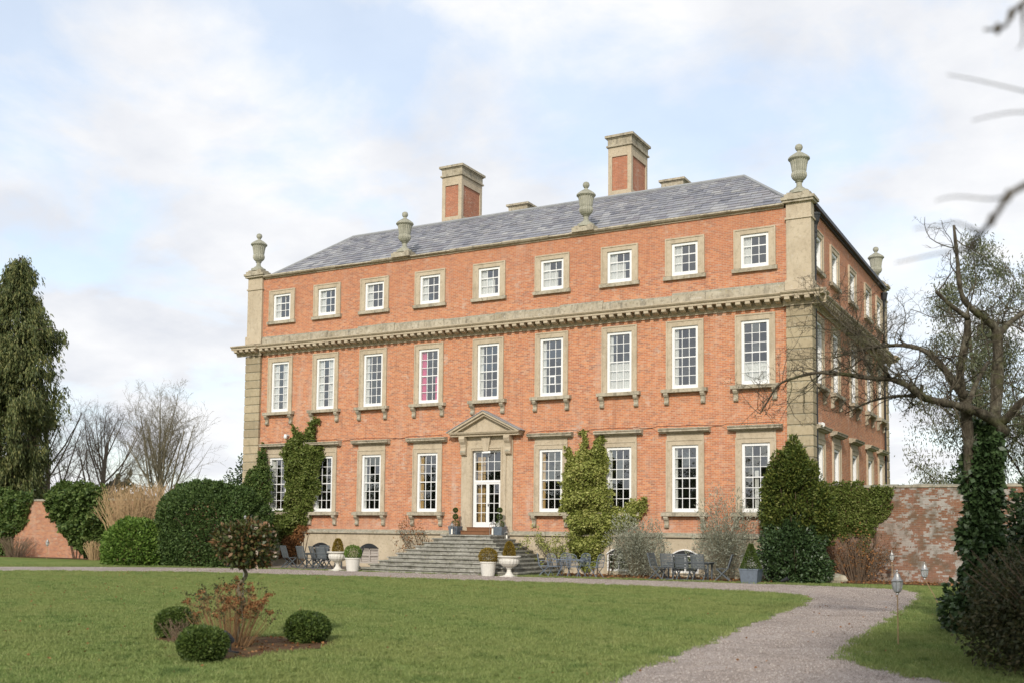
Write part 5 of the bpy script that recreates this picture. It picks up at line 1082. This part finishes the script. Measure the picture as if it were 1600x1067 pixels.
def candle_lantern(label, loc, h=.62, w=.2):
    t = thing('candle_lantern', label, 'lantern', loc, group='candle lanterns on the steps'); m = MB(); a = w/2
    m.box(-a, a, -a, a, 0, .03); m.box(-a, a, -a, a, h*.68, h*.68+.025)
    for i in (-1, 1):
        for j in (-1, 1): m.box(i*a-.012*(i > 0), i*a+.012*(i < 0), j*a-.012*(j > 0), j*a+.012*(j < 0), .03, h*.68)
    m.build('frame', 'steel', t); m = MB(); m.lathe([(a*1.2, h*.7+.005), (a*.85, h*.78), (a*.35, h*.86), (a*.12, h*.9), (.012, h*.94), (.012, h)], 8); m.build('roof', 'steel', t)
    m = MB(); m.lathe([(.045, .03), (.045, h*.42), (.03, h*.43)], 10); m.build('candle', 'candle', t)
candle_lantern('candle lantern left of the zinc planter on the landing', (-1.58, -1.0, 1.70)) if False else None
candle_lantern('candle lantern standing beside the zinc planter near the bare rose', (-1.16, -1.3, 1.70)); candle_lantern('tall candle lantern between the wooden steps and zinc planter', (.88, -1.0, 1.70), .72, .22); candle_lantern('small candle lantern at the end of the top step', (1.5, -.75, 1.53), .42, .17); candle_lantern('candle lantern behind the zinc planter nearer the ivy', (1.22, -.40, 1.70), .55, .17)
t = thing('square_planter', 'square lead planter with dark clipped cone by the corner shrubs', 'planter', (13.75, -3.35, 0)); m = MB(); m.add([(-.30,-.30,0),(.30,-.30,0),(.30,.30,0),(-.30,.30,0),(-.36,-.36,.52),(.36,-.36,.52),(.36,.36,.52),(-.36,.36,.52)], [(3,2,1,0),(4,5,6,7),(0,1,5,4),(1,2,6,5),(2,3,7,6),(3,0,4,7)]); m.box(-.38, .38, -.38, .38, .521, .57); m.build('planter', 'zinc', t)
rng = np.random.default_rng(171); z = rng.random(4000); a = rng.uniform(0, 2*PI, 4000); rr = (.36*(1-z)+.05)*(1-.25*rng.random(4000)**2); P = np.stack([np.cos(a)*rr, np.sin(a)*rr, .56+.95*z], 1); leaves('foliage', 'leaf_box', t, P, mixdir(np.stack([np.cos(a), np.sin(a), .4+0*a], 1), rng, .6), .055, .03, rng)
t = thing('garden_spotlight', 'black garden spotlight on the ground beside the lead planter', 'lamp', (14.9, -2.9, 0)); m = MB(); m.bar((0, 0, -.05), (0, 0, .12), .03); m.build('spike', 'black_metal', t); m = MB(); m.tube([(-.1, 0, .1), (.02, 0, .15), (.16, 0, .22)], [.05, .07, .09], 10); m.build('head', 'black_metal', t)

# ---------------------------------------------------------------- garden furniture
def folding_chair():
    t = link('folding_chair', None); t['category'] = 'chair'
    m = MB()
    for k in range(6): m.box(-.21, .21, -.21+k*.07, -.155+k*.07, .43, .45)
    m.build('seat', 'grey_wood', t)
    m = MB(); a, b_ = Vector((0, .20, .46)), Vector((0, .36, .95))
    for sx in (-1, 1): m.bar((sx*.22, a.y, a.z), (sx*.22, b_.y, b_.z), .028, .04)
    for k in range(9):
        p = a.lerp(b_, .08+.11*k); m.bar((-.205, p.y, p.z), (.205, p.y, p.z), .016, .042)
    m.build('backrest', 'grey_wood', t)
    for sx in (-1, 1):
        m = MB(); m.bar((sx*.22, .20, .46), (sx*.22, -.30, -.01), .028, .04); m.build('leg', 'grey_wood', t)
        m = MB(); m.bar((sx*.19, -.20, .44), (sx*.19, .32, -.01), .028, .04); m.build('leg', 'grey_wood', t)
    m = MB(); m.bar((-.22, -.24, .05), (.22, -.24, .05), .02); m.bar((-.19, .26, .05), (.19, .26, .05), .02); m.build('stretcher', 'grey_wood', t)
    return t
def slat_table(w, d):
    t = link('garden_table', None); t['category'] = 'table'; n = int(w/.075)
    for k in range(n):
        m = MB(); x = -w/2+k*w/n; m.box(x+.005, x+w/n-.005, -d/2, d/2, .71, .735); m.build('slat', 'grey_wood', t)
    m = MB(); m.box(-w/2+.05, w/2-.05, -d/2+.08, -d/2+.11, .65, .709); m.box(-w/2+.05, w/2-.05, d/2-.11, d/2-.08, .65, .709); m.build('apron', 'grey_wood', t)
    for sx in (-1, 1):
        for sy in (-1, 1): m = MB(); m.box(sx*(w/2-.12)-.03, sx*(w/2-.12)+.03, sy*(d/2-.14)-.03, sy*(d/2-.14)+.03, -.01, .70); m.build('leg', 'grey_wood', t)
    return t
fc0 = folding_chair(); first = True
def put_chair(x, y, deg, label, group):
    global first
    if first: o = fc0; first = False
    else: o = copy_tree(fc0)
    o.location = (x, y, 0); o.rotation_euler = (0, 0, R(deg)); o.scale = (1.15, 1.12, 1.14); o['label'] = label; o['group'] = group; return o
ft = slat_table(1.9, .8); ft.location = (10.95, -2.35, 0); ft['label'] = 'long grey slatted table before the taller grey shrub'; ft['group'] = 'grey slatted garden tables'
GR = 'chairs round the table near the corner shrubs'
for x, y, a, l in ((9.65, -2.5, 80, 'folding chair at table end facing the lead planter'), (10.35, -3.15, 184, 'folding chair at the long table side nearest the grey shrub end, back to the drive'), (11.0, -3.2, 178, 'middle of three folding chairs with their backs to the drive'), (11.65, -3.2, 181, 'folding chair, back to the drive, next to the end chair by the lead planter'), (12.35, -2.5, -78, 'folding chair at table end beside the lead planter')): put_chair(x, y, a, l, GR)
GL = 'chairs round the table beside the big hedge'
t2 = copy_tree(ft, None, (-7.4, -3.0, 0), R(4), 'grey slatted table between folding chairs and basement windows')
for x, y, a, l in ((-8.95, -3.7, 160, 'folding chair nearest the big dark hedge'), (-7.75, -3.95, 170, 'folding chair with back to the path, second from the big dark hedge'), (-7.15, -3.75, 150, 'folding chair turned askew between two others beside the basement window'), (-6.55, -4.0, 184, 'folding chair with back to the path, next to the white urn with gold cone'), (-5.5, -3.1, -70, 'folding chair half hidden behind the white urn with gold cone'), (-8.3, -2.2, 8, 'folding chair behind the slatted table against the house')): put_chair(x, y, a, l, GL)
def iron_chair():
    t = link('wrought_iron_chair', None); t['category'] = 'chair'; r = .011
    m = MB(); m.tube([(-.22, -.2, .45), (.22, -.2, .45), (.22, .2, .45), (-.22, .2, .45), (-.22, -.2, .45)], .013, 5)
    for k in range(8): m.bar((-.21, -.18+k*.052, .455), (.21, -.18+k*.052, .455), .03, .008)
    m.build('seat', 'blue_grey_metal', t)
    m = MB(); arc = [(-.23, .2, .45), (-.24, .25, .75), (-.2, .28, .92), (-.1, .29, .98), (0, .29, .99), (.1, .29, .98), (.2, .28, .92), (.24, .25, .75), (.23, .2, .45)]; m.tube(arc, .014, 5); m.tube([(-.235, .23, .62), (.235, .23, .62)], r, 5); m.tube([(-.24, .25, .78), (.24, .25, .78)], r, 5)
    for k in range(7): x = -.18+k*.06; m.tube([(x, .21, .46), (x, .23, .62)], .008, 4); m.tube([(x, .25, .78), (x*.8, .28, .96-.6*x*x)], .008, 4)
    for x in (-.16, 0, .16): m.tube([(x+.07*math.cos(a*PI/5), .24, .70+.07*math.sin(a*PI/5)) for a in range(11)], .008, 4)
    m.build('backrest', 'blue_grey_metal', t)
    for sx in (-1, 1):
        m = MB(); m.tube([(sx*.22, -.2, .45), (sx*.22, .05, .2), (sx*.22, .24, -.01)], .014, 5); m.build('leg', 'blue_grey_metal', t); m = MB(); m.tube([(sx*.2, .2, .45), (sx*.2, -.03, .2), (sx*.2, -.24, -.01)], .014, 5); m.build('leg', 'blue_grey_metal', t)
        m = MB(); m.tube([(sx*.23, .22, .66), (sx*.25, 0, .68), (sx*.25, -.18, .62), (sx*.22, -.2, .45)], .011, 5); m.build('arm', 'blue_grey_metal', t)
    return t
ic = iron_chair(); GI = 'wrought iron chairs beside the steps'
for k, (x, y, a, l) in enumerate(((4.75, -3.3, 120, 'blue grey wrought iron chair turned beside the white urn with gold cone'), (5.35, -2.55, 10, 'blue grey wrought iron chair between iron table and wall, nearer the steps'), (6.2, -2.5, -6, 'blue grey wrought iron chair between iron table and the yellow ivy'), (5.5, -3.75, 172, 'blue grey wrought iron chair with back to the path, nearer the steps'), (6.35, -3.7, 186, 'blue grey wrought iron chair with back to the path, nearer the grey shrub'), (7.15, -3.2, -105, 'blue grey wrought iron chair at the end nearer the grey shrub'))):
    o = ic if k == 0 else copy_tree(ic); o.location = (x, y, 0); o.rotation_euler = (0, 0, R(a)); o['label'] = l; o['group'] = GI
t = thing('iron_table', 'blue grey wrought iron table among the iron chairs', 'table', (5.95, -3.1, 0)); m = MB(); m.tube([(-.7, -.35, .72), (.7, -.35, .72), (.7, .35, .72), (-.7, .35, .72), (-.7, -.35, .72)], .018, 5)
for k in range(11): m.bar((-.69, -.33+k*.066, .725), (.69, -.33+k*.066, .725), .045, .01)
m.build('table_top', 'blue_grey_metal', t)
for sx in (-1, 1):
    for sy in (-1, 1): m = MB(); m.tube([(sx*.55, sy*.28, .71), (sx*.35, sy*.1, .4), (sx*.58, sy*.3, -.01)], .016, 5); m.build('leg', 'blue_grey_metal', t)
# low iron rail along the basement areas
t = thing('area_railing', 'thin low black railing in front of the white basement windows', 'railing', (10.5, -.75, 0)); m = MB(); m.bar((-3.4, 0, .5), (3.3, 0, .5), .02); m.bar((-3.4, 0, .15), (3.3, 0, .15), .015); m.build('rail', 'black_metal', t)
for k in range(28): m = MB(); m.bar((-3.35+k*.245, 0, -.02), (-3.35+k*.245, 0, .55), .013); m.build('baluster', 'black_metal', t)
t = thing('rockery_stone', 'pale rough stone at the foot of the corner shrubs', 'stone', (16.2, -.75, 0)); m = MB(); m.lathe([(.55, -.05), (.62, .12), (.5, .3), (.25, .38), (.05, .4)], 9); v = [(x*(1+.15*math.sin(3*y+5*z)), y*.6*(1+.15*math.cos(4*x+3*z)), z) for x, y, z in m.v]; m.v = v; m.build('rock', 'stone_worn', t)

# ---------------------------------------------------------------- fallen leaves and grass
rng = np.random.default_rng(181)
n = 4200; P = np.stack([rng.uniform(4.3, 22, n), rng.uniform(-3.6, 1.7, n), rng.uniform(.012, .06, n)], 1); k = inpoly(P[:, 0], P[:, 1], BED_R) & ((P[:, 1] > -1.6) | (rng.random(n) < .35)); P = P[k]
o = leaves('fallen_leaves', 'leaf_dead', None, P, rng.normal(size=P.shape)*np.array([1, 1, .2]), .09, .06, rng); tag(o, 'brown fallen leaves drifted along the bed under the house wall', 'leaves', kind='stuff')
n = 2600; P = np.stack([rng.uniform(-12, 25, n), rng.uniform(-34, -8, n), rng.uniform(.02, .045, n)], 1); P = P[wob(P*np.array([1, 1, 0]), .25, 4)+rng.normal(size=n)*.4 > .1]
o = leaves('fallen_leaves', 'leaf_dead', None, P, rng.normal(size=P.shape)*np.array([1, 1, .12]), .06, .04, rng); tag(o, 'few dry leaves scattered over lawn and drive', 'leaves', kind='stuff')

def scatter(name, P, blade_mesh, smin, smax, seed, label):
    pm = bpy.data.meshes.new(name); pm.from_pydata([tuple(p) for p in P.tolist()], [], []); o = link(name, pm); tag(o, label, 'grass', kind='stuff')
    src = bpy.data.objects.new('tuft', blade_mesh)
    ng = bpy.data.node_groups.new(name, 'GeometryNodeTree'); ng.interface.new_socket('Geometry', in_out='INPUT', socket_type='NodeSocketGeometry'); ng.interface.new_socket('Geometry', in_out='OUTPUT', socket_type='NodeSocketGeometry')
    gi = ng.nodes.new('NodeGroupInput'); go = ng.nodes.new('NodeGroupOutput'); ip = ng.nodes.new('GeometryNodeInstanceOnPoints'); oi = ng.nodes.new('GeometryNodeObjectInfo'); oi.inputs['Object'].default_value = src
    mp_ = ng.nodes.new('GeometryNodeMeshToPoints')
    rv = ng.nodes.new('FunctionNodeRandomValue'); rv.data_type = 'FLOAT_VECTOR'; rv.inputs[0].default_value = (-.12, -.12, 0); rv.inputs[1].default_value = (.12, .12, 6.283); rv.inputs['Seed'].default_value = seed
    rs = ng.nodes.new('FunctionNodeRandomValue'); rs.data_type = 'FLOAT'; rs.inputs[2].default_value = smin; rs.inputs[3].default_value = smax; rs.inputs['Seed'].default_value = seed+1
    L_ = ng.links.new; L_(gi.outputs[0], mp_.inputs[0]); L_(mp_.outputs[0], ip.inputs['Points']); L_(oi.outputs['Geometry'], ip.inputs['Instance']); L_(rv.outputs[0], ip.inputs['Rotation']); L_(rs.outputs[1], ip.inputs['Scale']); L_(ip.outputs[0], go.inputs[0])
    md = o.modifiers.new('scatter', 'NODES'); md.node_group = ng; return o
rng = np.random.default_rng(191); n = 60; a = rng.uniform(0, 2*PI, n); rr = .11*np.sqrt(rng.random(n)); B = np.stack([np.cos(a)*rr, np.sin(a)*rr, 0*a-.003], 1)
V, F = leaf_quads(B, np.stack([rng.normal(size=n)*.5, rng.normal(size=n)*.5, np.ones(n)], 1), rng.uniform(.02, .065, n), .008, rng, .2); tuft = np_mesh('tuft', V, F, 'grass_blade')
n = 130000; X = rng.uniform(-28, 28, n); Y = rng.uniform(-41, -1.5, n); fx, fy = X-CAM.x, Y-CAM.y; dep = fx*fw.x+fy*fw.y; lat = fx*rt.x+fy*rt.y
k = (dep > 9) & (dep < 52) & (np.abs(lat) < dep*.54+1.5) & (rng.random(n) < np.clip(24/np.maximum(dep, 1), .25, 1)**1.2)
G_ = [(x, y) for x, y in _g2]; k &= ~inpoly(X, Y, G_); k &= ~inpoly(X, Y, BED_M); k &= ~inpoly(X, Y, BED_R); k &= ~inpoly(X, Y, BED_L)
P = np.stack([X, Y, 0*X], 1)[k]; scatter('grass', P, tuft, .55, 1.6, 5, 'short mown lawn grass in front of the house')
# longer turf along the edges of the drive
e0 = np.array(_g2); rng = np.random.default_rng(193); E_ = np.repeat(e0, 5, 0)+rng.normal(size=(len(e0)*5, 2))*np.array([.10, .10]); dep = (E_[:, 0]-CAM.x)*fw.x+(E_[:, 1]-CAM.y)*fw.y
k = (dep > 8) & (dep < 45) & (E_[:, 1] < -2); scatter('edge_grass', np.concatenate([E_[k], 0*E_[k][:, :1]], 1), tuft, .8, 2.1, 15, 'longer grass fringing the gravel drive')
# gravel stones near the camera
n = 30; sm = MB(); rg = random.Random(195)
for i in range(n):
    s_ = rg.uniform(.004, .011); c = (rg.uniform(-.14, .14), rg.uniform(-.14, .14), s_*.2); sm.lathe([(s_*.5, -s_*.4), (s_, 0), (s_*.55, s_*.6)], 5, c)
s = NT('pebble'); s.col(s.ramp(s.geo('Random Per Island'), [(0, (0.18, 0.15, 0.135)), (.4, (.33, .28, .25)), (.75, (.45, .39, .35)), (1, (.64, .60, .55))]), .85)
pm = sm.mesh('pebbles', 'pebble'); rng = np.random.default_rng(197); n = 46000; X = rng.uniform(-12, 30, n); Y = rng.uniform(-42, -3, n); dep = (X-CAM.x)*fw.x+(Y-CAM.y)*fw.y
k = inpoly(X, Y, G_) & (dep > 8) & (np.abs((X-CAM.x)*rt.x+(Y-CAM.y)*rt.y) < dep*.54+1)
o = scatter('gravel', np.stack([X, Y, 0*X+.005], 1)[k], pm, .7, 1.3, 9, 'loose pinkish grey gravel on the drive'); o['category'] = 'gravel'
